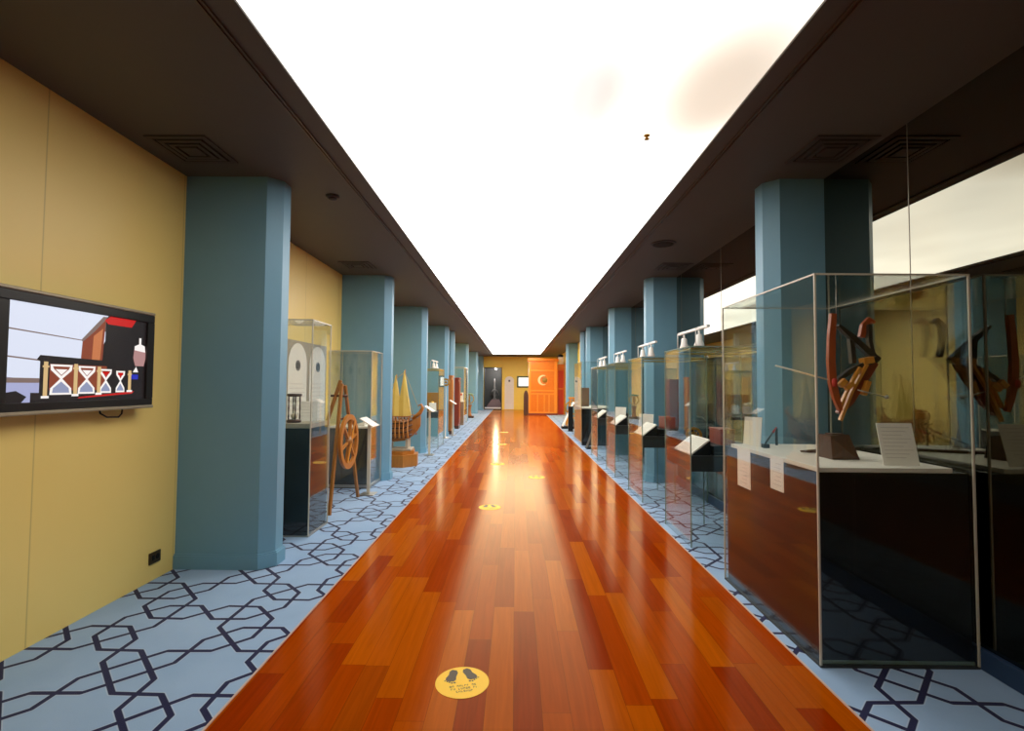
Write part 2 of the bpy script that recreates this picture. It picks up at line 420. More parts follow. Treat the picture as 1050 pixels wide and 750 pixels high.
while yy < YM - 0.2:
    k.box((XR - 0.0015, yy - 0.003, 0.1), (XR, yy + 0.003, ZC)); yy += 1.38
k.build('joint', plain('mirror_joint', s2l(120, 114, 100), 0.3, 0.5), wr)
struct(MB().box((XR, YM, 0), (XR + 0.1, YE, ZC)).build('wall_right', YPL), 'plain ochre stretch of the right wall beyond the mirror glass', 'wall')
struct(MB().box((XR - 0.035, YB, 0), (XR, 3.815, 0.10), 0.004).build('baseboard_right', NAVY), 'navy skirting under the dark mirror wall, near stretch', 'baseboard')
struct(MB().box((XR - 0.035, 4.16, 0), (XR, 7.34, 0.10), 0.004).build('baseboard_right', NAVY), 'navy skirting under the dark mirror wall, behind the open book showcases', 'baseboard')
struct(MB().box((XR - 0.035, 7.69, 0), (XR, YM - .2, 0.10), 0.004).build('baseboard_right', NAVY), 'navy skirting under the dark mirror wall, far stretch', 'baseboard')
# end wall with a doorway
DL, DR, DT = -1.78, -0.76, 2.39
e = MB(); e.box((XL - .1, YE, 0), (DL, YE + .15, ZC)); e.box((DR, YE, 0), (XR + .1, YE + .15, ZC)); e.box((DL, YE, DT), (DR, YE + .15, ZC))
struct(e.build('wall_end', YPL), 'mustard yellow end wall of the hall', 'wall')
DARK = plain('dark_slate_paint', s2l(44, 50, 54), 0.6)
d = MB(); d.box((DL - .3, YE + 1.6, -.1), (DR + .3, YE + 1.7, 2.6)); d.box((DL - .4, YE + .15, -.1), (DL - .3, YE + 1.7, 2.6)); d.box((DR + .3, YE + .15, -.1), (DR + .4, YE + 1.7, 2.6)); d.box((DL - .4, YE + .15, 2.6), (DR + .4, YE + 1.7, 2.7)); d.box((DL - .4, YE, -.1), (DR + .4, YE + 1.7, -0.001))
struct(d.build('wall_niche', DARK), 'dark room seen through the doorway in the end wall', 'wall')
f = MB(); f.box((DL, YE - .02, 0.0), (DL + .05, YE + .15, DT)); f.box((DR - .05, YE - .02, 0), (DR, YE + .15, DT)); f.box((DL, YE - .02, DT - .05), (DR, YE + .15, DT)); f.box((DL + .05, YE - .02, 0), (DR - .05, YE + .15, .06))
f.mi = 1; f.box((DL + .05, YE - .03, .06), (DR - .05, YE + .15, .13))
struct(f.build('door_1', [plain('dark_door_frame', s2l(52, 44, 36), 0.5), WMET]), 'dark doorway with a pale threshold at the end of the hall', 'door')
# ceiling
c = MB()
c.box((XL - .1, YB, ZC), (SKL, YE + .15, ZC + .012)); c.box((SKR, YB, ZC), (XR + .1, YE + .15, ZC + .012))
c.box((SKL, SY1, ZC), (SKR, YE + .15, ZC + .012)); c.box((SKL, YB, ZC), (SKR, SY0, ZC + .012))
struct(c.build('ceiling', SOFF), 'dark brown ceiling framing the luminous panel', 'ceiling')
struct(MB().box((SKL - .02, SY0 - .02, ZC + .0135), (SKR + .02, SY1 + .02, ZC + .03)).build('ceiling_light', SKYM), 'long glowing white stretch ceiling over the walkway', 'ceiling light')
TRK = plain('brown_track_metal', s2l(96, 80, 62), 0.35, 0.5)
for s, x0, nm in ((1, -1.33, 'left'), (-1, 1.405, 'right')):
    k = MB(); k.box((x0 - .014, YB, ZC - .012), (x0 - .006, SY1, ZC)); k.box((x0 + .006, YB, ZC - .012), (x0 + .014, SY1, ZC)); k.box((x0 - .014, YB, ZC - .004), (x0 + .014, SY1, ZC))
    struct(k.build('trim_3' if s > 0 else 'trim_4', TRK), 'slim ceiling track along the %s edge of the luminous ceiling' % nm, 'trim')

# pillars
def pillar(x_in, x_wall, y0, label, th=0.30, c=0.09):
    s = 1 if x_in > x_wall else -1
    def plan(o):
        xi = x_in + s * o; cc = c + o * 0.4
        return [(x_wall, y0 - o), (xi - s * cc, y0 - o), (xi, y0 + cc - o), (xi, y0 + th - cc + o), (xi - s * cc, y0 + th + o), (x_wall, y0 + th + o)]
    p = MB().prism(plan(0), 0, ZC).build('pillar', BLUE)
    struct(p, label, 'pillar')
    b_ = MB().prism(plan(0.018), 0, 0.10); b_.prism(plan(0.010), 0.10, 0.112)
    b_.build('plinth', BLUE, p)
ORD = ['nearest', 'second', 'third', 'fourth', 'fifth', 'sixth', 'seventh']
for i, y in enumerate(PILL_L):
    pillar(-1.842, XL, y, 'blue chamfered pillar on the left wall, %s from the camera' % ORD[i])
for i, y in enumerate(PILL_R):
    pillar(1.93, XR, y, 'blue chamfered pillar on the right wall, %s from the camera' % ORD[i])
pillar(-1.80, XL, 27.85, 'blue pillar in the left corner beside the dark doorway', th=0.5)

# ================================================================== CEILING FITTINGS
VENT = plain('dark_vent_metal', s2l(62, 54, 46), 0.5)
VENTD = plain('vent_throat', (0.004, 0.004, 0.004), 0.9)
def vent(loc, label):
    t = thing('ceiling_vent', label, 'vent', loc, group='square ceiling vents')
    k = MB(); h = .2
    for r0, r1, z in ((.2, .165, -.010), (.15, .12, -.014), (.105, .078, -.018)):
        k.box((-r0, -r0, z), (r0, -r1, 0), .002); k.box((-r0, r1, z), (r0, r0, 0), .002); k.box((-r0, -r1, z), (-r1, r1, 0)); k.box((r1, -r1, z), (r0, r1, 0))
    k.build('frame', VENT, t)
    MB().box((-.06, -.06, -.020), (.06, .06, -.001), .003).build('core_plate', VENT, t)
    MB().box((-.19, -.19, -.003), (.19, .19, -.0005)).build('throat', VENTD, t)
    return t
v0 = vent((-2.22, 3.37, ZC), 'square dark ceiling vent above the television')
dup(v0, (-2.13, 6.68, ZC), 'square dark ceiling vent beside the second left pillar')
dup(v0, (2.11, 3.34, ZC), 'square dark ceiling vent above the near tall showcase')
dup(v0, (2.10, 6.68, ZC), 'square dark ceiling vent near the second right pillar')
t = thing('smoke_detector', 'small round dark smoke detector on the left ceiling', 'smoke detector', (-1.57, 4.21, ZC))
MB().lathe([(.055, 0), (.055, -.012), (.045, -.02)], n=24).build('base', VENT, t)
MB().lathe([(.036, -.02), (.036, -.032), (.02, -.042), (.001, -.044)], n=24).build('sensor_head', VENT, t)
t = thing('ceiling_speaker', 'round dark ceiling loudspeaker on the right ceiling', 'speaker', (1.65, 5.6, ZC))
MB().ring((0, 0, 0), .115, .14, -.01, 0).build('rim', VENT, t)
MB().lathe([(.115, -.002), (.112, -.007), (.06, -.011), (.001, -.012)], n=32).build('grille', VENTD, t)
t = thing('sprinkler', 'small brass sprinkler head in the luminous ceiling', 'sprinkler', (0.835, 3.18, ZC + .0133))
MB().lathe([(.02, 0), (.02, -.004), (.008, -.006), (.006, -.02)], n=16).build('escutcheon', BRASS, t)
MB().lathe([(.003, -.018), (.003, -.022), (.016, -.023), (.016, -.026)], n=16).build('deflector', BRASS, t)

# ================================================================== TELEVISION
t = thing('television', 'wall mounted flat television showing a row of hourglasses', 'television', (XL, 2.86, 1.23))
TVB = plain('black_tv_plastic', s2l(40, 36, 34), 0.3)
TVS = plain('silver_tv_plastic', s2l(178, 164, 138), 0.35, 0.3)
MB().box((.025, -.529, 0.021), (.0855, .529, .621), .006, seg=2).build('casing', TVB, t)
k = MB(); k.box((.086, -.53, .57), (.104, .53, .622), .004); k.box((.086, -.53, .02), (.104, .53, .064), .004); k.box((.086, -.53, .064), (.104, -.45, .57), .003); k.box((.086, .468, .064), (.104, .53, .57), .003)
k.build('bezel', TVB, t)
MB().box((.05, -.533, .622), (.106, .533, .640), .005).build('top_trim', TVS, t)
MB().box((.05, -.533, 0.0), (.110, .533, .020), .005).build('bottom_trim', TVS, t)
MB().box((0, -.2, .15), (.025, .2, .5), .003).build('wall_bracket', STEEL, t)
# the picture on the screen: w along +y from .0 to 1, v up
SW0, SW1, SV0, SV1 = -.455, .473, .062, .572
scr = MB()
EM = [emit('screen_pale_blue', s2l(226, 232, 250), .95), emit('screen_brown', s2l(150, 70, 44), .8), emit('screen_red', s2l(208, 22, 20), .9), emit('screen_black', s2l(34, 26, 28), .7),
      emit('screen_orange', s2l(206, 124, 76), .9), emit('screen_white', s2l(250, 244, 240), 1.0), emit('screen_grey_sand', s2l(150, 158, 190), .9), emit('screen_gold', s2l(220, 186, 130), .95),
      emit('screen_taupe', s2l(140, 118, 112), .8), emit('screen_blue', s2l(40, 50, 190), .9), emit('screen_pink', s2l(186, 140, 138), .9), emit('screen_mauve', s2l(176, 180, 220), .9)]
_lay = [0]
def sp_(pts, mi):
    _lay[0] += 1
    x = .0880 + _lay[0] * 0.00006
    vs_ = [scr.bm.verts.new((x, SW0 + a * (SW1 - SW0), SV0 + b_ * (SV1 - SV0))) for a, b_ in pts]
    f_ = scr.bm.faces.new(vs_); f_.material_index = mi
R = lambda a, b_, c_, d_: [(a, b_), (c_, b_), (c_, d_), (a, d_)]
sp_(R(0, 0, 1, 1), 3)
sp_([(0, .0), (.62, 0), (.62, .62), (.72, 1.0), (0, 1)], 0)
sp_([(0, .0), (.3, 0), (.3, .2), (0, .26)], 11)
sp_([(0, .72), (.5, .67), (.5, .68), (0, .735)], 8); sp_([(0, .45), (.3, .41), (.3, .425), (0, .465)], 8)
sp_([(0, .2), (.34, .2), (.34, .245), (0, .25)], 8)
sp_([(0, 0), (.1, 0), (.13, .06), (.07, .12), (0, .1)], 3)
sp_([(.5, .62), (.78, 1.0), (.62, .98), (.46, .68)], 8)
sp_([(.46, .4), (.62, .4), (.64, .95), (.56, .8), (.47, .66)], 1); sp_([(.54, .4), (.6, .4), (.62, .84), (.55, .74)], 4)
sp_([(.64, .4), (1, .3), (1, 1), (.66, 1), (.64, .95)], 3)
sp_([(.66, .9), (.86, .9), (.9, 1), (.68, 1), (.63, .94)], 2)
sp_([(.2, .02), (1, .02), (1, .42), (.2, .42)], 3)
sp_([(.26, .12), (.66, .12), (.66, .4), (.26, .4)], 1)
sp_([(.18, .44), (.2, .485), (.66, .465), (.66, .40), (.2, .42)], 3)
sp_([(.15, 0), (1, 0), (1, .07), (.15, .10)], 3); sp_([(.45, .03), (.88, .07), (.9, .10), (.46, .045)], 2)
for cx, hw, b0, t0 in ((.335, .072, .075, .395), (.51, .062, .08, .39), (.655, .046, .085, .365), (.775, .038, .09, .35)):
    mdl = b0 + (t0 - b0) * .53
    def outl(q, s): return [(cx + q * a, mdl + s * b_) for a, b_ in ((-1, t0 - mdl), (1, t0 - mdl), (.95, (t0 - mdl) * .6), (.1, 0), (.95, (b0 - mdl) * .6), (1, b0 - mdl), (-1, b0 - mdl), (-.95, (b0 - mdl) * .6), (-.1, 0), (-.95, (t0 - mdl) * .6))]
    sp_(outl(hw, 1), 5)
    iw = hw * .78
    sp_([(cx - iw, t0 - .02), (cx + iw, t0 - .02), (cx + iw * .85, mdl + .1), (cx, mdl + .03), (cx - iw * .85, mdl + .1)], 1)
    sp_([(cx - iw * .8, t0 - .05), (cx + iw * .8, t0 - .05), (cx + iw * .7, mdl + .1), (cx, mdl + .04), (cx - iw * .7, mdl + .1)], 5 if cx < .6 else 2)
    sp_([(cx - iw, b0 + .02), (cx + iw, b0 + .02), (cx + iw * .9, mdl - .1), (cx, mdl - .03), (cx - iw * .9, mdl - .1)], 6)
for cx, b0, t0 in ((.235, .05, .42), (.43, .065, .41), (.60, .075, .39), (.855, .1, .36)):
    sp_(R(cx - .013, b0, cx + .013, t0), 7); sp_(R(cx - .024, b0 - .01, cx + .024, b0 + .015), 5); sp_(R(cx - .02, t0 - .06, cx + .02, t0 - .04), 7)
sp_([(.9, .42), (.98, .42), (1, .55), (.985, .68), (.95, .7), (.95, .78), (.93, .78), (.93, .7), (.89, .66), (.88, .52)], 10)
sp_([(.89, .62), (.99, .6), (.985, .68), (.95, .7), (.95, .78), (.93, .78), (.93, .7), (.89, .67)], 5)
sp_([(.87, .25), (.93, .25), (.93, .31), (.87, .31)], 9); sp_([(.88, .34), (.93, .34), (.91, .41)], 5)
scr.build('screen', EM, t)
MB().box((.0862, SW0, SV0), (.0875, SW1, SV1)).build('screen_panel', plain('lcd_black', (0.004, 0.004, 0.005), 0.2), t)
MB().tube([(.05, .16, .01), (.05, .17, -.02), (.05, .22, -.045), (.05, .31, -.05), (.05, .335, -.03), (.05, .34, .01)], .005, 8).build('cord', BLACK, t)
t = thing('wall_socket', 'dark double wall socket low on the yellow wall', 'socket', (XL, 3.6, .16))
MB().box((0, -.055, -.04), (.012, .055, .04), .003).build('face_plate', plain('dark_bronze_plate', s2l(70, 56, 30), .4, .4), t)
k = MB(); k.lathe([(.02, .012), (.02, .016), (.014, .016)], (0, .02, .004), 16, 'x'); k.box((.012, -.035, -.015), (.016, -.01, .02), .002)
k.build('outlet', BLACK, t)

# ================================================================== SHOWCASES
def panes(t, x0, x1, y0, y1, z0, z1, th=.010, top=True, emat=EDGE, ew=.006, back=True):
    """glass sheets of a showcase with their light polished edges"""
    def pane(a, b_): MB().box(a, b_).build('glass_pane', GLASS, t)
    g_ = .0015
    pane((x0, y0 + th + g_, z0), (x0 + th, y1 - th - g_, z1)); pane((x1 - th, y0 + th + g_, z0), (x1, y1 - th - g_, z1))
    pane((x0, y0, z0), (x1, y0 + th, z1))
    if back: pane((x0, y1 - th, z0), (x1, y1, z1))
    if top: pane((x0, y0, z1 + g_), (x1, y1, z1 + th))
    k_ = MB(); zz = z1 + th + .001
    for x_ in (x0, x1):
        for y_ in (y0, y1):
            k_.box((x_ - ew / 2, y_ - ew / 2, z0), (x_ + ew / 2, y_ + ew / 2, zz))
    for y_ in (y0, y1): k_.box((x0, y_ - ew / 2, zz - ew), (x1, y_ + ew / 2, zz))
    for x_ in (x0, x1): k_.box((x_ - ew / 2, y0, zz - ew), (x_ + ew / 2, y1, zz))
    k_.build('edge_trim', emat, t)

# --- the near tall showcase on the right (crossbow)
C1 = thing('display_case', 'large near glass showcase on a black plinth holding a crossbow', 'display case', (1.535, 2.575, 0))
panes(C1, 0, .785, 0, 1.145, .012, 1.975, ew=.009)
MB().box((.014, .016, .0), (.770, 1.128, .965), .002).build('plinth', BLACK, C1)
MB().box((-.004, -.004, 0), (.789, 1.149, .012)).build('base_frame', CHAR, C1)
k = MB(); k.box((.015, .012, .012), (.775, .0145, .03))
k.build('base_seal', EDGEG, C1)
MB().box((.014, .018, .9655), (.695, 1.06, .99), .002).build('deck', WHITE, C1)

# --- low showcases with an open book on the right
def low_case(loc, label, xw=.775, dp=.74, light=True):
    t = thing('display_case', label, 'display case', loc, group='glass showcases with a hanging tray')
    panes(t, 0, xw, 0, dp, .004, 1.745, th=.009, emat=EDGEG, ew=.008)
    k_ = MB(); zz = 1.752
    for y_ in (.014, dp - .014): k_.box((.012, y_ - .005, zz - .030), (xw - .012, y_ + .005, zz - .012))
    for x_ in (.016, xw - .016): k_.box((x_ - .005, .02, zz - .030), (x_ + .005, dp - .02, zz - .012))
    k_.build('top_rail', GOLDE, t)
    MB().box((.0105, .011, .655), (xw - .0105, dp - .011, .79), .002).build('tray', CHAR, t)
    MB().box((xw / 2 - .005, -.003, .006), (xw / 2 + .005, 0, .654)).build('seam_strip', EDGEG, t)
    MB().box((xw / 2 - .005, dp, .006), (xw / 2 + .005, dp + .003, .654)).build('seam_strip', EDGEG, t)
    return t
def track_light(loc, label, ln=.8, group='white track lights over the showcases'):
    """white rail on two thin posts with two spot heads"""
    t = thing('track_light', label, 'lamp', loc, group=group)
    MB().box((-.014, -ln / 2, .168), (.014, ln / 2, .194), .003).build('rail', WMET, t)
    for y_ in (-ln * .32, ln * .36):
        MB().tube([(-.055, y_ * .94, 0), (-.055, y_ * .94, .176), (0, y_ * .94, .181)], .004, 8).build('post', WMET, t)
    for y_ in (-ln * .22, ln * .3):
        hd = MB().tube([(0, y_, .168), (0, y_, .12)], .009, 10).build('spot_head', WMET, t)
        k_ = MB(); k_.lathe([(.020, .128), (.026, .118), (.030, .07), (.045, .03), (.045, .012), (.036, .012), (.028, .03)], (0, y_, 0), 20)
        k_.build('shade', WMET, hd)
    return t
WEDGE_X = [(.0, .0), (.60, 0), (.60, .085), (.215, .085), (.185, .145), (.165, .142)]
def book_stand(loc, label):
    t = thing('open_book', label, 'book', loc, group='open books on black wedges')
    k_ = MB(); L_ = .215; a_ = math.radians(38); cs, sn = math.cos(a_), math.sin(a_)
    def P(u, v): return (u * cs - v * sn, u * sn + v * cs)
    k_.prism([P(.0, 0.0), P(L_, 0), P(L_, .012), P(0, .012)], 0, .45, 'y'); 
    o = k_.build('page_block', PAPER, t, (.004, 0, .0)); 
    k_ = MB()
    for i in range(9):
        u = .03 + i * .02
        p0, p1 = P(u, .0124), P(u + .007, .0124)
        k_.quad((p0[0], .05, p0[1]), (p1[0], .05, p1[1]), (p1[0], .4 - (i % 3) * .05, p1[1]), (p0[0], .4 - (i % 3) * .05, p0[1]))
    k_.build('print', PRINT, o)
    w_ = MB(); w_.prism([(.010, 0), (L_ * cs + .004, 0), (L_ * cs + .004, L_ * sn - .009)], 0, .45, 'y')
    w_.build('wedge', BLACK, t)
    return t
def block(loc, label):
    t = thing('book_rest', label, 'stand', loc, group='black blocks in the low showcases')
    MB().box((0, 0, 0), (.42, .45, .085), .004).build('block', BLACK, t)
    k_ = MB(); k_.box((.012, -.001, .02), (.408, 0, .028)); k_.build('groove', CHAR, t)
    return t
def red_box(loc, label):
    t = thing('wooden_box', label, 'box', loc, group='red brown boxes in the low showcases')
    MB().box((0, 0, 0), (.13, .26, .125), .004).build('body', WOODR, t)
    MB().box((-.004, -.004, .125), (.134, .264, .142), .004).build('lid', WOODR, t)
    MB().box((.055, -.008, .105), (.075, 0, .135), .002).build('clasp', BRASS, t)
    return t
LOWY = [4.41, 6.08, 7.73, 9.40]
NM = ['first', 'second', 'third', 'fourth']
for i, y in enumerate(LOWY):
    nm = NM[i]; where = 'in the %s low showcase from the crossbow case' % nm
    if i == 0:
        lc = low_case((1.53, y, 0), 'glass showcase with a hanging dark tray, first beyond the crossbow case')
        tl = track_light((1.70, y + .42, 1.7555), 'white track light with two spots, on the first low showcase')
        bk = book_stand((1.55, y + .06, .7905), 'white sloped open book in the %s low showcase from the crossbow case' % nm)
        bl = block((1.75, y + .06, .7905), 'flat black block in the %s low showcase from the crossbow case' % nm)
        rb = red_box((1.83, y + .10, .876), 'red brown wooden box in the %s low showcase from the crossbow case' % nm)
    else:
        dup(lc, (1.53, y, 0), 'glass showcase with a hanging dark tray, %s beyond the crossbow case' % nm)
        dup(tl, (1.70, y + .40, 1.7555), 'white track light with two spots, on the %s low showcase' % nm)
        dup(bk, (1.55, y + .06, .7905), 'white sloped open book in the %s low showcase from the crossbow case' % nm)
        dup(bl, (1.75, y + .06, .7905), 'flat black block in the %s low showcase from the crossbow case' % nm)
        if i < 2: dup(rb, (1.83, y + .10, .876), 'red brown wooden box in the %s low showcase from the crossbow case' % nm)
def info_sheet(name, loc, wd, ht, label, rz=0, lean=12, group='white text sheets', rows=7):
    """small upright text board leaning on a folded foot"""
    t = thing(name, label, 'sign', loc, rz, group)
    a_ = math.radians(lean)
    k_ = MB(); k_.box((-wd / 2, -.002, 0), (wd / 2, .002, ht)); o = k_.build('sheet', PAPER, t)
    k_ = MB()
    for i in range(rows):
        z_ = ht * (.9 - .8 * i / rows)
        k_.box((-wd * .4, -.0026, z_ - ht * .018), (wd * (.4 - .12 * (i % 3)), -.002, z_))
    p_ = k_.build('print', PRINT, o)
    o.rotation_euler = (-a_, 0, 0)
    f_ = MB(); d_ = ht * math.sin(a_)
    f_.prism([(.0025, 0), (d_ * .75 + .03, 0), (d_ * .7, ht * .7 * math.cos(a_))], -.004, .004, 'x'); f_.build('prop', PAPER, t)
    return t
# paper stacks standing in the third and fourth low showcases
info_sheet('text_sheet', (1.72, LOWY[2] + .61, .7905), .2, .26, 'upright white text sheet in the third low showcase from the crossbow case', -.6)
info_sheet('text_sheet', (1.72, LOWY[1] + .61, .7905), .2, .24, 'upright white text sheet in the second low showcase from the crossbow case', -.6)
# brass astrolabe in the first low showcase
t = thing('astrolabe', 'yellow brass astrolabe standing behind the book in the first low showcase', 'astrolabe', (1.79, LOWY[0] + .66, .7905), -.2)
k = MB(); k.ring((0, 0, .12), .055, .08, -.006, .006, 32, 'y'); k.ring((0, 0, .12), .025, .035, -.006, .006, 24, 'y')
for a in range(4): k.beam((-.07 * math.cos(a * PI / 4), 0, .12 - .07 * math.sin(a * PI / 4)), (.07 * math.cos(a * PI / 4), 0, .12 + .07 * math.sin(a * PI / 4)), .006, .008, (0, 1, 0.01))
k.build('dial', BRASS, t)
MB().lathe([(.05, 0), (.05, .012), (.012, .02), (.01, .042)], n=20).build('foot', WOODD, t)

# --- far tall showcase on the right
CT = thing('display_case', 'far tall glass showcase on a dark plinth near the orange kiosk', 'display case', (1.54, 11.75, 0))
panes(CT, 0, .76, 0, 1.4, .012, 1.95, emat=EDGEG)
MB().box((.013, .013, 0), (.747, 1.387, .86), .002).build('plinth', BLACK, CT)
MB().box((.013, .013, .861), (.747, 1.387, .885), .002).build('deck', WHITE, CT)
t = thing('reflection_board', 'small brown board added inside the far tall showcase for its pane reflection', 'board', (1.72, 12.5, .8855))
MB().box((-.11, -.012, 0.02), (.11, .012, .46), .003).build('board', plain('umber_reflection', s2l(120, 92, 66), .6), t)  # brown slab stands in for the brown reflection on the left pane
MB().box((-.1, -.05, 0), (.1, .05, .02), .003).build('foot', WOODD, t)
t = thing('pedestal', 'slim black pedestal standing between the far tall showcase and the slanted white board', 'pedestal', (1.69, 15.4, 0))
MB().box((-.07, -.07, .02), (.07, .07, .74), .004).build('column', BLACK, t)
MB().box((-.085, -.085, 0), (.085, .085, .02), .003).build('foot', CHAR, t)
MB().box((-.08, -.08, .74), (.08, .08, .76), .003).build('top', CHAR, t)

# --- contents of the crossbow showcase (deck top at z = .99)
DK = .9905
CB = thing('crossbow', 'orange and black wooden crossbow model hanging on a wire in the near showcase', 'crossbow', (1.87, 2.95, 1.0))
def X(px, py): # picture measures of the model turned into its own x,z (metres) at its distance
    return _X(px, py, 0.0)
def _X(px, py, dy):
    Y_ = 2.95 + dy
    return ((px - 529.5) / 515 * Y_ - 1.87, 1.4 - (py - 397.4) / 515 * Y_ - 1.0)
def limb(pts, wd, th, y0=0.0):
    k_ = MB(); P2 = [_X(p[0], p[1], y0) for p in pts]; n_ = len(P2); A = []
    for i, p in enumerate(P2):
        d_ = Vector(P2[min(i + 1, n_ - 1)]) - Vector(P2[max(i - 1, 0)]); d_.normalize(); nn = Vector((-d_[1], d_[0]))
        ww = wd[i] if isinstance(wd, list) else wd
        A.append([k_.bm.verts.new((p[0] + nn[0] * s_ * ww / 2, y0 + t_ * th / 2, p[1] + nn[1] * s_ * ww / 2)) for s_, t_ in ((-1, -1), (1, -1), (1, 1), (-1, 1))])
    for a_, b_ in zip(A, A[1:]):
        for q in range(4): k_.bm.faces.new((a_[q], a_[(q + 1) % 4], b_[(q + 1) % 4], b_[q]))
    k_.bm.faces.new(A[0][::-1]); k_.bm.faces.new(A[-1])
    return k_
limb([(854.5, 322), (852.5, 345), (851.5, 370), (852.5, 392), (856, 408), (860, 421)], [.030, .038, .040, .040, .034, .02], .026, -.02).build('bow_limb', WOODC, CB)
limb([(896, 331), (891, 328), (886, 334), (883, 346)], [.018, .032, .036, .03], .026, .12).build('bow_limb', WOODC, CB)
k = limb([(891, 333), (891, 350), (894, 366)], .022, .03, .10); k.build('bow_core', WOODB, CB)
limb([(859, 334), (872, 345), (886, 358), (899, 370)], [.016, .030, .034, .036], .035, .04).build('brace', WOODB, CB)
limb([(872, 346), (873, 360), (874, 373)], .026, .03, .05).build('brace', WOODB, CB)
limb([(898, 368), (884, 374), (870, 381), (858, 390)], [.034, .026, .026, .02], .035, .02).build('brace', WOODB, CB)
limb([(893, 370), (880, 390), (867, 412), (858, 424)], [.075, .078, .060, .02], .03, .03).build('stock', WOODR, CB)
limb([(888, 374), (872, 402), (860, 431)], .016, .02, -.002).build('slide', WOODY, CB)
limb([(881, 377), (870, 396), (860, 417)], .014, .02, -.004).build('slide', WOODY, CB)
limb([(883, 371), (893, 369)], .038, .05, .015).build('nut_block', WOODY, CB)
limb([(860, 396), (866, 390)], .030, .025, -.02).build('cross_piece', WOODY, CB)
limb([(866, 399), (874, 393)], .028, .025, -.02).build('cross_piece', WOODY, CB)
limb([(884, 405), (889, 391)], .024, .03, .0).build('cross_piece', WOODY, CB)
k = MB(); p, q = X(876, 400), X(903, 407); k.tube([(p[0], -.02, p[1]), (q[0], -.03, q[1])], .004, 8); k.lathe([(.002, -.012), (.012, -.006), (.012, .006), (.002, .012)], (q[0] + .004, -.03, q[1]), 12)
k.build('trigger_rod', STEEL, CB)
k = MB(); p, q = X(851, 391), X(802, 375); k.tube([(p[0], -.02, p[1]), (q[0], .08, q[1])], .005, 8); k.build('arrow_shaft', plain('pale_bone', s2l(214, 206, 190), .5), CB)
k = MB(); p = X(850, 392); k.lathe([(.006, -.03), (.013, -.02), (.013, .012), (.006, .02)], (p[0], -.045, p[1]), 12); k.build('binding', plain('red_cord', s2l(176, 30, 22), .6), CB)
k = MB(); p, q = X(855.5, 323), X(856, 262); k.tube([(p[0], -.02, p[1] - .01), (q[0], -.02, 1.975 - 1.0)], .0025, 6); k.build('wire', STEEL, CB)
t = thing('wooden_block', 'dark brown faceted wooden block on the white deck below the crossbow', 'block', (1.865, 2.93, DK))
k = MB(); bm = k.bm
V = [bm.verts.new(p) for p in ((-.070, -.06, 0), (.085, -.06, 0), (.085, .075, 0), (-.070, .075, 0), (-.085, -.07, .135), (.045, -.03, .140), (.075, .055, .13), (-.075, .07, .135), (-.02, -.08, .068))]
for fc in ((0, 3, 2, 1), (4, 5, 6, 7), (0, 1, 8), (0, 8, 4), (8, 1, 5), (4, 8, 5), (1, 2, 6, 5), (2, 3, 7, 6), (3, 0, 4, 7)): bm.faces.new([V[i] for i in fc])
k.build('body', WOODD, t)
MB().box((-.05, -.03, .136), (.02, .04, .143), .002).build('cap', WOODD, t)
info_sheet('text_sheet', (2.035, 2.675, DK), .185, .225, 'white text sheet leaning on the deck in front of the crossbow', -.03, 14, rows=9)
info_sheet('text_sheet', (1.635, 3.50, DK), .12, .20, 'narrow white sheet standing at the far left corner of the crossbow deck', -.9, 8, rows=0)
for i, (y0, y1, z0, z1) in enumerate(((3.34, 3.54, .715, .988), (2.92, 3.08, .80, 1.0))):
    pass
t = thing('walking_staff', 'brown forked wooden staff lying across the white deck', 'staff', (1.76, 3.12, DK))
MB().tube([(0, .0, .013), (.06, .008, .014), (.12, .02, .014), (.3, .10, .013), (.50, .22, .012)], [.006, .011, .012, .011, .009], 10).build('shaft', WOODD, t)
MB().tube([(.03, .005, .013), (.0, -.02, .017), (-.02, -.03, .02)], [.009, .007, .004], 8).build('fork', WOODD, t)
t = thing('rod', 'black rod with a red tip leaning in the back corner of the crossbow case', 'rod', (1.68, 3.40, DK))
MB().tube([(0, 0, .03), (.10, .10, .092)], .006, 8).build('shaft', BLACK, t)
MB().tube([(.10, .10, .092), (.155, .155, .126)], [.008, .004], 8).build('tip', plain('red_cord', s2l(176, 30, 22), .6), t)
MB().box((.148, .1485, 0), (.162, .1625, .12), .002).build('rest', BLACK, t)
MB().box((-.02, -.02, 0), (.02, .02, .026), .002).build('foot', BLACK, t)
for i, (y, z0, lb) in enumerate(((3.43, .72, 'white sheet hanging down the plinth side, farther from the camera'), (3.0, .79, 'white sheet hanging down the plinth side, nearer to the camera'))):
    t = thing('hanging_sheet', lb, 'paper', (1.5462, y, z0), group='white sheets on the crossbow plinth')
    MB().box((0, -.095 if i == 0 else -.075, 0), (.0022, .095 if i == 0 else .075, .99 - z0 - .004)).build('sheet', PAPER, t)
    k = MB()
    for r_ in range(6): k.box((-.0004, -.05, .03 + r_ * .025), (0, .05 - (r_ % 3) * .02, .034 + r_ * .025))
    k.build('print', PRINT, t)

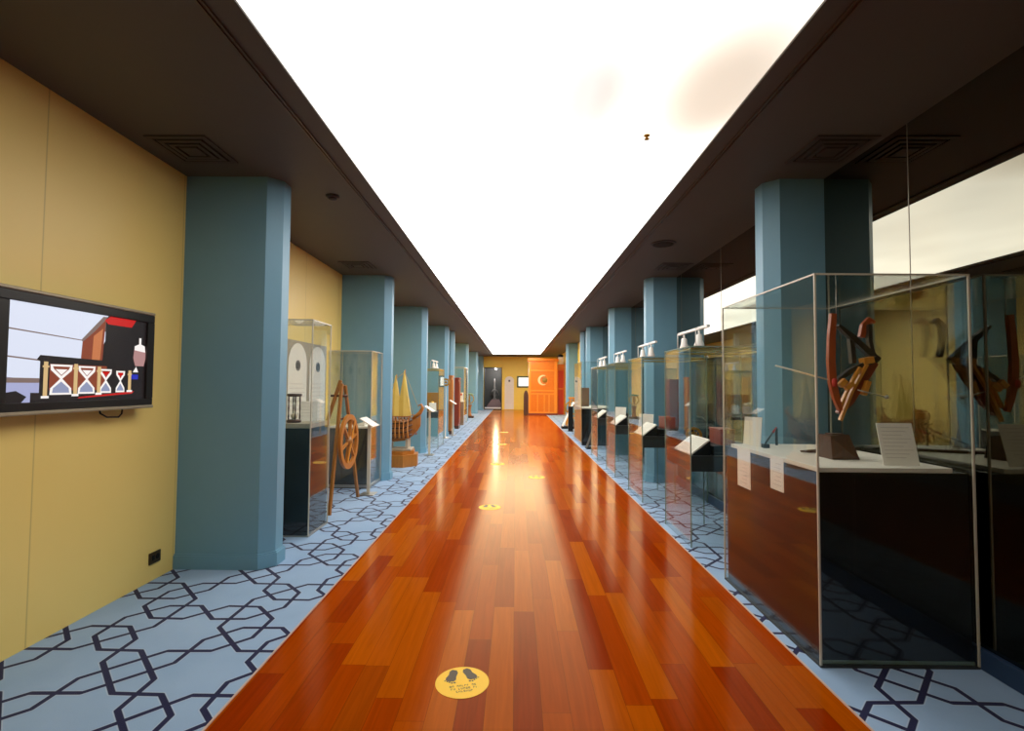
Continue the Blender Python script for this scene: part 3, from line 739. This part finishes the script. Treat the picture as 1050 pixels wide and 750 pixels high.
# ================================================================== LEFT SIDE
# --- hourglass showcase
CA = thing('display_case', 'tall glass showcase with an hourglass beside the nearest left pillar', 'display case', (-2.50, 4.62, 0))
panes(CA, 0, .62, 0, .46, .012, 1.985, ew=.009)
MB().box((.013, .013, 0), (.607, .447, .985), .002).build('plinth', BLACK, CA)
MB().box((-.004, -.004, 0), (.624, .464, .012)).build('base_frame', STEEL, CA)
MB().box((.013, .013, .986), (.607, .447, 1.03), .002).build('deck', GREYP, CA)
HG = thing('hourglass', 'wooden framed hourglass in the showcase behind the nearest left pillar', 'hourglass', (-2.10, 4.77, 1.0305))
MB().lathe([(.062, 0), (.066, .008), (.066, .02), (.058, .028)], n=28).build('base', WOODD, HG)
MB().lathe([(.058, .245), (.066, .252), (.066, .266), (.062, .272)], n=28).build('cap', WOODD, HG)
for a in range(4):
    x_, y_ = .05 * math.cos(a * PI / 2 + .6), .05 * math.sin(a * PI / 2 + .6)
    MB().lathe([(.006, .028), (.008, .06), (.005, .09), (.008, .136), (.005, .18), (.008, .21), (.006, .245)], (x_, y_, 0), 10).build('post', WOODD, HG)
MB().lathe([(.012, .029), (.034, .05), (.036, .08), (.02, .115), (.005, .136), (.02, .157), (.036, .19), (.034, .222), (.012, .244)], n=24).build('bulb', GLASS, HG)
MB().lathe([(.010, .031), (.030, .05), (.031, .07), (.012, .085), (.002, .09)], n=20).build('sand', plain('pale_sand', s2l(206, 190, 160), .9), HG)
info_sheet('text_sheet', (-2.03, 4.93, 1.0315), .16, .20, 'white text sheet leaning behind the hourglass', .35, 15, rows=5)
# --- arched text panels
def arch_panel(loc, rz, label, wd=.5, ht=1.85):
    t = thing('arched_panel', label, 'sign', loc, rz, 'white arched text panels')
    r_ = wd / 2; pts = [(-r_, 0), (r_, 0)] + [(r_ * math.cos(a_ * PI / 16), ht - r_ + r_ * math.sin(a_ * PI / 16)) for a_ in range(17)]
    MB().prism(pts, -.012, 0, 'y').build('board', PAPER, t)
    MB().lathe([(.045, -.015), (.045, -.012)], (0, 0, ht - .26), 20, 'y').ring((0, 0, ht - .26), .05, .062, -.015, -.012, 28, 'y').build('emblem', plain('dark_emblem', s2l(70, 66, 72), .6), t)
    k_ = MB()
    for i in range(22):
        z_ = ht - .48 - i * .05
        k_.box((-wd * .38, -.0135, z_), (wd * (.38 - .1 * ((i * 7) % 4 == 0)), -.012, z_ + .012))
    k_.build('print', plain('pale_grey_print', s2l(226, 218, 206), .8), t)
    return t
struct(MB().box((XL, 5.45, .06), (XL + .012, 6.74, 1.90)).build('trim_5', GREYP), 'grey backing board behind the two arched panels', 'trim')
arch_panel((XL + .0125, 5.83, 0.02), PI / 2, 'white arched text panel on the left wall, nearer of the two')
arch_panel((XL + .0125, 6.42, 0.02), PI / 2, 'white arched text panel on the left wall, farther of the two')
# --- wheel on a tripod
TW = thing('wheel_instrument', 'wooden spoked wheel instrument hung on a tripod by the left pillar', 'instrument', (-1.97, 5.80, 0))
AP = (-.05, .03, 1.42)
def leg(p0, p1):
    MB().beam(p0, p1, .032, .028, (0.3, 1, 0)).build('leg', WOODM, TW)
leg((0.0, -.42, 0.0), (.0 - .03, -.02, 1.40)); leg((.03, .46, 0.0), (-.02, .06, 1.38)); leg((-.50, .02, 0.0), (-.06, .02, 1.44))
MB().tube([(-.17, .02, 1.26), (.03, .02, 1.26)], .014, 10).build('crossbar', WOODD, TW)
MB().tube([(-.02, -.13, 1.0), (-.01, .18, 1.0)], .012, 10).build('crossbar', WOODD, TW)
WR_ = MB().ring((.035, .06, .73), .255, .315, -.016, .016, 48, 'x').build('wheel_rim', WOODO, TW)
k = MB()
for a in range(3):
    a_ = a * PI / 3 + .25
    k.beam((.035, .06 - .26 * math.cos(a_), .73 - .26 * math.sin(a_)), (.035, .06 + .26 * math.cos(a_), .73 + .26 * math.sin(a_)), .026, .03, (1, 0, 0))
k.build('spoke', WOODO, WR_)
MB().lathe([(.05, -.022), (.06, -.01), (.06, .02), (.03, .034), (.012, .045)], (.035, .06, .73), 20, 'x').build('hub', WOODM, WR_)
MB().beam((.066, -.06, .50), (.066, .18, .96), .022, .012, (1, 0, 0)).build('pointer', WOODY, WR_)
MB().tube([(-.02, .06, 1.30), (.03, .06, 1.04)], .004, 6).build('hanger_cord', WOODD, TW)
# --- showcase in front of the second left pillar
CBc = thing('display_case', 'glass showcase with a low charcoal plinth before the second left pillar', 'display case', (-2.52, 6.76, 0))
panes(CBc, 0, .58, 0, .52, .05, 1.84, ew=.010)
MB().box((.013, .013, 0), (.567, .507, .80), .002).build('plinth', CHAR, CBc)
MB().box((.013, .013, .801), (.567, .507, .825), .002).build('deck', WHITE, CBc)
MB().box((-.003, -.003, .012), (.583, .523, .05)).build('base_frame', STEEL, CBc)
t = thing('text_sheet', 'low white text block on the deck of the charcoal plinth showcase', 'sign', (-2.12, 6.95, .8255))
MB().prism([(-.06, 0), (.06, 0), (.06, .06), (-.06, .02)], -.08, .08, 'y').build('block', PAPER, t)
MB().box((-.03, -.0805, .008), (.05, -.08, .013)).build('print', PRINT, t)
# --- label lecterns
def lectern(loc, label, rz=0.0, ht=.93):
    t = thing('label_stand', label, 'sign stand', loc, rz, 'slim label stands with a slanted plate')
    MB().box((-.09, -.10, 0), (.09, .10, .012), .003).build('base_plate', STEEL, t)
    MB().box((-.02, -.012, .012), (.02, .012, ht - .05), .003).build('post', EDGE, t)
    k_ = MB(); rot = Matrix.Rotation(math.radians(32), 3, 'Y')
    k_.box((-.10, -.14, ht - .02), (.10, .14, ht - .008), .002, rot=rot); o = k_.build('plate', PAPER, t)
    return t
l0 = lectern((-1.86, 6.42, 0), 'slim label stand with slanted white plate beside the charcoal plinth showcase')
dup(l0, (-1.70, 10.0, 0), 'slim label stand with slanted white plate at the third left pillar')
dup(l0, (-1.72, 13.9, 0), 'slim label stand with slanted white plate before the tall wooden cabinet')
dup(l0, (1.66, 14.0, 0), 'slim label stand with slanted white plate beyond the far tall right showcase', rz=PI)
# --- galley ship
SH = thing('ship_model', 'carved wooden galley model with tall yellow sails behind the second left pillar', 'ship model', (-1.98, 8.75, 0))
k = MB()
def hull(sections):
    rings = []
    for x_, hw, z0, z1, y_ in sections:
        rings.append([k.bm.verts.new(p) for p in ((x_, y_ - hw, z1), (x_, y_ - hw * .92, (z0 + z1) / 2), (x_, y_ - hw * .45, z0), (x_, y_ + hw * .45, z0), (x_, y_ + hw * .92, (z0 + z1) / 2), (x_, y_ + hw, z1))])
    for A, B in zip(rings, rings[1:]):
        for i in range(5): k.bm.faces.new((A[i], A[i + 1], B[i + 1], B[i]))
        k.bm.faces.new((A[5], A[0], B[0], B[5]))
    k.bm.faces.new(rings[0][::-1]); k.bm.faces.new(rings[-1])
hull([(-.36, .10, .52, .92, 0), (-.26, .16, .44, .86, 0), (-.1, .2, .41, .78, 0), (.08, .19, .43, .76, 0), (.2, .14, .50, .78, 0), (.29, .07, .60, .82, 0), (.335, .02, .68, .86, 0)])
HUL = k.build('hull', WOODM, SH)
k = MB()
for s_ in (-1, 1):
    for j in range(4):
        z_ = .50 + j * .08
        k.tube([(-.34, s_ * (.135 + .02 * j), z_ + .06), (-.1, s_ * (.178 + .012 * j), z_ - .01), (.1, s_ * (.165 + .012 * j), z_), (.22, s_ * .135, z_ + .05)], .013, 6)
k.build('wale', WOODD, HUL)
for s_ in (-1, 1):
    for j in range(7):
        x_ = -.27 + j * .07
        MB().tube([(x_, s_ * .18, .80), (x_ + .02, s_ * .30, .62), (x_ + .04, s_ * .36, .50)], [.010, .010, .02], 6).build('oar', WOODO, SH)
k = MB(); k.box((-.37, -.13, .86), (-.16, .13, .98), .012); k.box((-.35, -.11, .98), (-.2, .11, 1.03), .02); k.tube([(.2, 0, .80), (.32, 0, .90), (.37, 0, .99), (.34, 0, 1.05), (.29, 0, 1.03)], [.03, .035, .03, .022, .01], 10)
for j in range(6): k.tube([(-.1 + j * .055, -.19, .77), (-.1 + j * .055, -.19, .85)], .008, 6); k.tube([(-.1 + j * .055, .19, .77), (-.1 + j * .055, .19, .85)], .008, 6)
k.box((-.12, -.2, .845), (.2, -.18, .86)); k.box((-.12, .18, .845), (.2, .2, .86))
k.build('castle', WOODO, SH)
for x_, zt in ((-.10, 1.57), (.05, 1.66)):
    MB().tube([(x_, 0, .7), (x_ + .005, 0, zt)], [.014, .007], 8).build('mast', WOODM, SH)
    k = MB(); b_ = k.bm
    A = [b_.verts.new(p) for p in ((x_ - .01, -.02, zt - .02), (x_ - .12, -.06, .86), (x_ + .0, -.10, .84), (x_ + .12, -.06, .86))]
    B = [b_.verts.new((v.co.x + .004, v.co.y + .05, v.co.z)) for v in A]
    for fc in ((A[0], A[1], A[2]), (A[0], A[2], A[3]), (B[0], B[2], B[1]), (B[0], B[3], B[2])): b_.faces.new(fc)
    for i, j in ((0, 1), (1, 2), (2, 3), (3, 0)): b_.faces.new((A[i], A[j], B[j], B[i]))
    k.build('sail', SAIL, SH)
k = MB()
for p0, p1 in (((-.10, 0, 1.5), (-.34, .0, .98)), ((.053, 0, 1.6), (.30, 0, .98)), ((.05, 0, 1.4), (.2, .13, .82)), ((.05, 0, 1.4), (.2, -.13, .82)), ((.053, 0, 1.62), (-.095, 0, 1.5))): k.tube([p0, p1], .004, 5)
k.build('rigging', plain('rope', s2l(190, 170, 110), .9), SH)
k = MB(); k.box((-.2, -.12, .30), (-.16, .12, .46)); k.box((.10, -.12, .30), (.14, .12, .47)); k.box((-.24, -.15, .262), (.2, .15, .30), .006)
k.build('cradle', GREYP, SH)
k = MB(); k.prism([(-.30, -.22), (.10, -.30), (.30, -.08), (.26, .22), (-.30, .26)], 0, .20); k.prism([(-.26, -.17), (.08, -.24), (.24, -.06), (.21, .18), (-.26, .21)], .20, .262)
k.build('base_block', WOODO, SH)

# --- far left low showcase with brass pieces
LX = -2.48
LCc = low_case((LX, 11.15, 0), 'left glass showcase with a hanging tray of brass pieces past the third left pillar', dp=.85)
track_light((-1.86, 11.55, 1.7555), 'white track light on the left showcase of brass pieces')
t = thing('brass_backdrop', 'ochre gold board standing at the back of the left brass showcase', 'board', (-2.05, 11.75, .7905))
MB().box((-.30, -.01, .0), (.28, .01, .42), .003).build('board', plain('gold_board', s2l(176, 124, 28), .5, .2), t)
MB().box((-.30, -.03, 0), (.28, -.01, .015)).build('foot', WOODD, t)
for i, (dx, lb) in enumerate(((-2.2, 'left'), (-1.92, 'right'))):
    t = thing('brass_globe', 'small brass globe on a stem in the left brass showcase, %s one' % lb, 'globe', (dx, 11.5, .7905))
    MB().lathe([(.06, 0), (.055, .015), (.012, .03), (.012, .10)], n=18).build('foot', BRASS, t)
    MB().lathe([(.005, .098), (.05, .115), (.07, .165), (.05, .215), (.005, .235)], n=20).build('ball', BRASS, t)
info_sheet('text_sheet', (-1.86, 11.34, .7915), .16, .2, 'white text sheet leaning in the left brass showcase', .3, 15, rows=4)
info_sheet('text_sheet', (-2.12, 11.31, .7915), .18, .17, 'broad white text sheet at the front of the left brass showcase', .1, 15, rows=4)
t = thing('brass_disc', 'gold disc instrument on a thin stand beyond the left brass showcase', 'instrument', (-1.83, 13.2, 0))
MB().lathe([(.12, 0), (.12, .015), (.015, .03), (.012, 1.36)], n=20).build('stand', STEEL, t)
k = MB(); k.ring((0, 0, 1.46), .06, .10, -.012, .012, 32, 'y'); k.lathe([(.03, -.02), (.03, .02)], (0, 0, 1.46), 16, 'y')
for a in range(2): k.beam((-.09 * math.cos(a * PI / 2), 0, 1.46 - .09 * math.sin(a * PI / 2)), (.09 * math.cos(a * PI / 2), 0, 1.46 + .09 * math.sin(a * PI / 2)), .012, .012, (0, 1, 0.01))
k.build('disc', BRASS, t)
def cabinet(loc, label, wd, dp, ht, mat):
    t = thing('wooden_cabinet', label, 'cabinet', loc, group='tall brown wooden cabinets on the left')
    MB().box((0, 0, 0), (wd, dp, .10), .006).build('base', WOODD, t)
    MB().box((.01, .01, .10), (wd - .01, dp - .01, ht - .06), .004).build('body', mat, t)
    MB().box((-.01, -.01, ht - .06), (wd + .01, dp + .01, ht), .008).build('cornice', mat, t)
    dd = MB().box((wd - .01, .04, .16), (wd + .008, dp - .04, ht - .12), .004).build('door', mat, t)
    MB().lathe([(.006, 0), (.012, .012), (.008, .02)], (wd + .008, dp * .25, ht * .5), 12, 'x').build('knob', BRASS, dd)
    return t
cabinet((-2.24, 14.15, 0), 'tall brown wooden cabinet between the fourth and fifth left pillars', .45, .4, 1.66, WOODO)
cabinet((-2.21, 15.9, 0), 'narrower dark wooden cabinet just past the fifth left pillar', .42, .5, 1.62, WOODR)
CF = thing('display_case', 'tall glass showcase far down the left wall before the sixth pillar', 'display case', (-2.5, 17.4, 0))
panes(CF, 0, .72, 0, 1.2, .012, 2.0, ew=.016)
MB().box((.013, .013, 0), (.707, 1.187, .80), .002).build('plinth', plain('taupe_plinth', s2l(150, 122, 100), .5), CF)
MB().box((.013, .013, .801), (.707, 1.187, .82), .002).build('deck', WHITE, CF)
t = thing('text_sheet', 'white and red card block inside the far left tall showcase', 'sign', (-1.95, 17.75, .8205))
MB().box((-.1, -.1, 0), (.1, .1, .3), .004).build('block', PAPER, t)
MB().box((-.08, -.102, .2), (.08, -.1, .27)).build('print', REDP, t)
t = thing('brass_instrument', 'brass ring instrument on a wooden pedestal far along the left wall', 'instrument', (-1.95, 21.3, 0))
MB().box((-.2, -.2, 0), (.2, .2, .08), .01).build('pedestal_foot', WOODD, t)
MB().lathe([(.12, .08), (.09, .14), (.07, .35), (.10, .52), (.13, .56)], n=20).build('pedestal', WOODM, t)
k = MB(); k.ring((0, 0, .8), .17, .21, -.02, .02, 32, 'y'); k.ring((0, 0, .8), .15, .17, -.02, .02, 32, 'x'); k.tube([(0, 0, .56), (0, 0, 1.02)], .015, 8)
k.build('rings', BRASS, t)
MB().lathe([(.2, .98), (.2, 1.0), (.08, 1.04)], n=20).build('top_plate', plain('verdigris', s2l(96, 128, 96), .5), t)

# ================================================================== FAR END
arch_panel((-.35, YE - .002, .03), 0, 'white arched text panel on the mustard end wall', .52, 1.86)
t = thing('wall_monitor', 'green framed lit screen on the mustard end wall', 'television', (.50, YE, 1.58))
MB().box((-.42, -.06, -.32), (.42, 0, .32), .01).build('casing', plain('dark_green_plastic', s2l(66, 84, 56), .4), t)
MB().box((-.33, -.064, -.24), (.33, -.06, .24)).build('screen', emit('monitor_glow', s2l(252, 250, 236), 1.3), t)
t = thing('niche_display', 'pale stepped plinth with a slender model in the dark doorway', 'exhibit', (-1.22, YE + .95, 0))
for i in range(5): MB().box((-.42 + i * .06, -.4 + i * .05, i * .09 + .1 * (i > 0)), (.45 - i * .04, .4 - i * .05, i * .09 + .09 + .1), .004).build('step', plain('mauve_stone', s2l(128, 108, 112), .6), t)
k = MB(); k.lathe([(.14, .55), (.05, .65), (.08, .85), (.03, 1.05), (.06, 1.25), (.035, 1.5), (.05, 1.62), (.01, 1.8)], n=14)
k.build('spire', plain('grey_stone', s2l(116, 118, 120), .5), t)
k = MB()
for a in range(6): k.tube([(0, 0, 1.2), (.16 * math.cos(a), .16 * math.sin(a), 1.05), (.26 * math.cos(a), .26 * math.sin(a), .8)], .014, 6)
k.build('arm', plain('grey_stone', s2l(116, 118, 120), .5), t)
t = thing('niche_lamp', 'small lit spotlight above the exhibit in the dark doorway', 'lamp', (-1.15, YE + .6, 2.6))
MB().tube([(0, 0, 0), (0, 0, -.2)], .01, 8).build('stem', WMET, t)
MB().lathe([(.03, -.2), (.05, -.22), (.06, -.30)], n=16).build('shade', WMET, t)
MB().lathe([(.045, -.301), (.045, -.306)], n=16).build('bulb', emit('spot_bulb', (1, .93, .8), 4.0), t)

nl = bpy.data.lights.new('spot_light', 'POINT'); nl.energy = 90; nl.color = (1, .9, .85); nl.shadow_soft_size = .06
nlo = bpy.data.objects.new('spot_light', nl); COL.objects.link(nlo); nlo.parent = t; nlo.location = (0.05, -.1, -.38)
# orange kiosk
K = thing('wooden_kiosk', 'tall orange wooden kiosk with a round crescent window at the end', 'kiosk', (.63, 23.6, 0))
KW, KD, KH = 1.33, 1.1, 2.66
MB().box((0, .03, .08), (KW, KD, KH - .14), .004).build('body', LACQ, K)
MB().box((-.02, 0, 0), (KW + .02, KD + .02, .08), .006).build('base', WOODR, K)
MB().box((-.05, -.03, KH - .14), (KW + .05, KD + .04, KH), .02, seg=2).build('cornice', LACQ, K)
k = MB(); k.box((.0, .005, .08), (.09, .03, KH - .14), .004); k.box((KW - .14, .005, .08), (KW, .03, KH - .14), .004)
for z_ in (.08, .95, 1.10, 2.05): k.box((.09, .005, z_), (KW - .14, .03, z_ + .07), .004)
for x_ in (.38, .70, .92): k.box((x_, .008, .15), (x_ + .06, .03, .95), .004)
k.build('stile', woody('light_orange_lacquer', s2l(228, 132, 24), s2l(240, 150, 44), .3, (3, 3, 14)), K)
o = MB().ring((.66, 0, 1.64), .225, .25, .004, .03, 40, 'y').build('round_window', plain('ring_orange', s2l(236, 140, 40), .4), K)
MB().lathe([(.225, .024), (.225, .029)], (.66, 0, 1.64), 40, 'y').build('pane', plain('amber_pane', s2l(206, 112, 24), .3), o)
k = MB(); PI2 = 2 * PI
cA = [(.24 * math.cos(a_), .24 * math.sin(a_)) for a_ in [math.radians(62 + i * 11.8) for i in range(21)]]
cB = [(.06 + .19 * math.cos(a_), .19 * math.sin(a_)) for a_ in [math.radians(76 + i * 10.4) for i in range(21)]]
for a0, a1, b0, b1 in zip(cA, cA[1:], cB, cB[1:]):
    k.prism([(.66 + a0[0], 1.64 + a0[1]), (.66 + a1[0], 1.64 + a1[1]), (.66 + b1[0], 1.64 + b1[1]), (.66 + b0[0], 1.64 + b0[1])], -.004, .0235, 'y')
k.build('crescent', plain('pale_crescent', s2l(236, 208, 150), .4), o)
MB().lathe([(.12, .0235), (.11, .010), (.02, .004)], (.745, 0, 1.64), 24, 'y').build('boss', plain('olive_boss', s2l(150, 116, 40), .5), o)
t = thing('wooden_shield', 'dark brown round topped board leaning at the left side of the orange kiosk', 'board', (.50, 23.75, 0))
r_ = .11
MB().prism([(-r_, 0), (r_, 0)] + [(r_ * math.cos(a_ * PI / 12), .85 + .3 * math.sin(a_ * PI / 12)) for a_ in range(13)], -.03, .03, 'y').build('board', WOODD, t)
MB().box((-.1, .03, 0), (.1, .18, .05), .005).build('foot', WOODD, t)
t = thing('red_panel', 'red lacquered upright panel between the orange kiosk and the right wall', 'panel', (2.16, 24.1, 0))
MB().box((-.17, -.03, 0), (.18, .03, 2.2), .005).build('panel', REDP, t)
k = MB(); k.box((-.17, -.045, 0), (-.12, -.03, 2.2)); k.box((.13, -.045, 0), (.18, -.03, 2.2)); k.box((-.12, -.045, 2.1), (.13, -.03, 2.2)); k.box((-.12, -.045, 1.2), (.13, -.03, 1.27))
k.build('frame', LACQ, t)
t = thing('white_box', 'white and orange box with a black cap on top of the red panel', 'box', (2.16, 24.1, 2.2005))
MB().box((-.15, -.15, 0), (.15, .15, .2), .01).build('lower_block', LACQ, t)
MB().box((-.12, -.13, .2), (.12, .13, .55), .01).build('upper_block', WMET, t)
MB().lathe([(.1, .55), (.12, .58), (.12, .65), (.06, .68)], n=18).build('cap', BLACK, t)
# yellow stand with slanted white board and black floor easel on the right
t = thing('yellow_apparatus', 'yellow wooden frame apparatus behind the slanted white board', 'instrument', (1.98, 17.6, 0))
for s_ in (-1, 1):
    MB().beam((-.2, s_ * .2, 0), (-.05, s_ * .1, .95), .04, .04, (0, 1, 0)).build('leg', WOODY, t)
    MB().beam((.2, s_ * .2, 0), (.05, s_ * .1, .95), .04, .04, (0, 1, 0)).build('leg', WOODY, t)
MB().box((-.12, -.16, .93), (.12, .16, .99), .006).build('top', WOODY, t)
MB().ring((0, 0, .62), .2, .25, -.03, .03, 32, 'y').build('ring', BRASS, t)
MB().box((-.17, -.2, .25), (.17, .2, .29), .005).build('shelf', WOODY, t)
t = thing('slanted_board', 'long white text board leaning steeply beside the yellow apparatus', 'sign', (1.66, 16.4, 0))
MB().beam((-.12, 0, .08), (.24, 0, .86), .34, .02, (-.9, 0, .4)).build('board', PAPER, t)
MB().beam((.26, .0, 0), (.16, .0, .68), .04, .03, (1, 0, 0)).build('strut', WOODD, t)
MB().box((-.16, -.18, 0), (.28, .18, .08), .006).build('foot', BLACK, t)
t = thing('floor_sign', 'black leaning sign stand on the carpet before the far tall showcase', 'sign', (1.66, 11.25, 0))
MB().box((-.09, -.14, 0), (.16, .14, .03), .004).build('foot', BLACK, t)
MB().beam((-.06, 0, .03), (.11, 0, .50), .26, .02, (-.9, 0, .3)).build('panel', CHAR, t)
MB().beam((.13, 0, .03), (.09, 0, .42), .03, .015, (1, 0, 0)).build('strut', BLACK, t)

# ================================================================== FLOOR STICKERS
STY = plain('yellow_vinyl', s2l(248, 196, 0), .6, var=.03)
INK = plain('dark_brown_ink', s2l(74, 56, 20), .6)
def sticker(loc, rz, label, flip=1):
    t = thing('floor_sticker', label, 'sticker', loc, rz, 'round yellow floor stickers')
    MB().lathe([(.126, 0), (.126, .0012)], n=56, smooth=False).build('disc', STY, t)
    k_ = MB(); Z0, Z1 = .0013, .0018
    for s_ in (-1, 1):
        a0 = s_ * .30
        out = [(-.010, -.050), (.012, -.052), (.022, -.035), (.020, -.008), (.028, .018), (.026, .038), (.008, .046), (-.014, .042), (-.022, .026), (-.018, .0), (-.020, -.03)]
        P_ = []
        for x_, y_ in out:
            x_ *= s_; y_ = -y_
            P_.append((s_ * .040 + x_ * math.cos(a0) - y_ * math.sin(a0), .055 + x_ * math.sin(a0) + y_ * math.cos(a0)))
        k_.prism(P_, Z0, Z1)
        for j in range(5):
            x_ = (-.020 + j * .012) * s_; y_ = -.055 + abs(j - 1) * .004
            cx, cy = s_ * .040 + x_ * math.cos(a0) - y_ * math.sin(a0), .055 + x_ * math.sin(a0) + y_ * math.cos(a0)
            k_.lathe([(.0055 - j * .0005, Z0), (.0055 - j * .0005, Z1)], (cx, cy, 0), 10, smooth=False)
    k_.build('footprint', INK, t)
    k_ = MB(); rnd = random.Random(3)
    for row, (y_, n_, x0) in enumerate(((-.030, 11, -.062), (-.051, 11, -.058), (-.072, 7, -.036))):
        for j in range(n_):
            if row < 2 and j in (2, 8): continue
            x_ = x0 + j * .0115; hh = .0065
            k_.box((x_, y_ - hh, Z0), (x_ + .002, y_ + hh, Z1))
            if rnd.random() < .7: k_.box((x_ + .002, y_ + hh - .003, Z0), (x_ + .007, y_ + hh, Z1))
            if rnd.random() < .6: k_.box((x_ + .002, y_ - hh, Z0), (x_ + .007, y_ - hh + .003, Z1))
            if rnd.random() < .6: k_.box((x_ + .006, y_ - hh, Z0), (x_ + .008, y_ + hh, Z1))
    k_.build('lettering', INK, t)
    return t
st = sticker((-.241, 2.418, .0002), .22, 'yellow round footprint sticker nearest the camera on the planks')
for (x_, y_, r_, lb) in ((-.285, 5.80, .1, 'second'), (.33, 7.7, .05, 'third'), (-.31, 8.95, .2, 'fourth'), (-.325, 11.9, .1, 'fifth'), (-.33, 14.9, .3, 'sixth')):
    dup(st, (x_, y_, .0002), 'yellow round footprint sticker on the planks, %s from the camera' % lb, rz=r_)
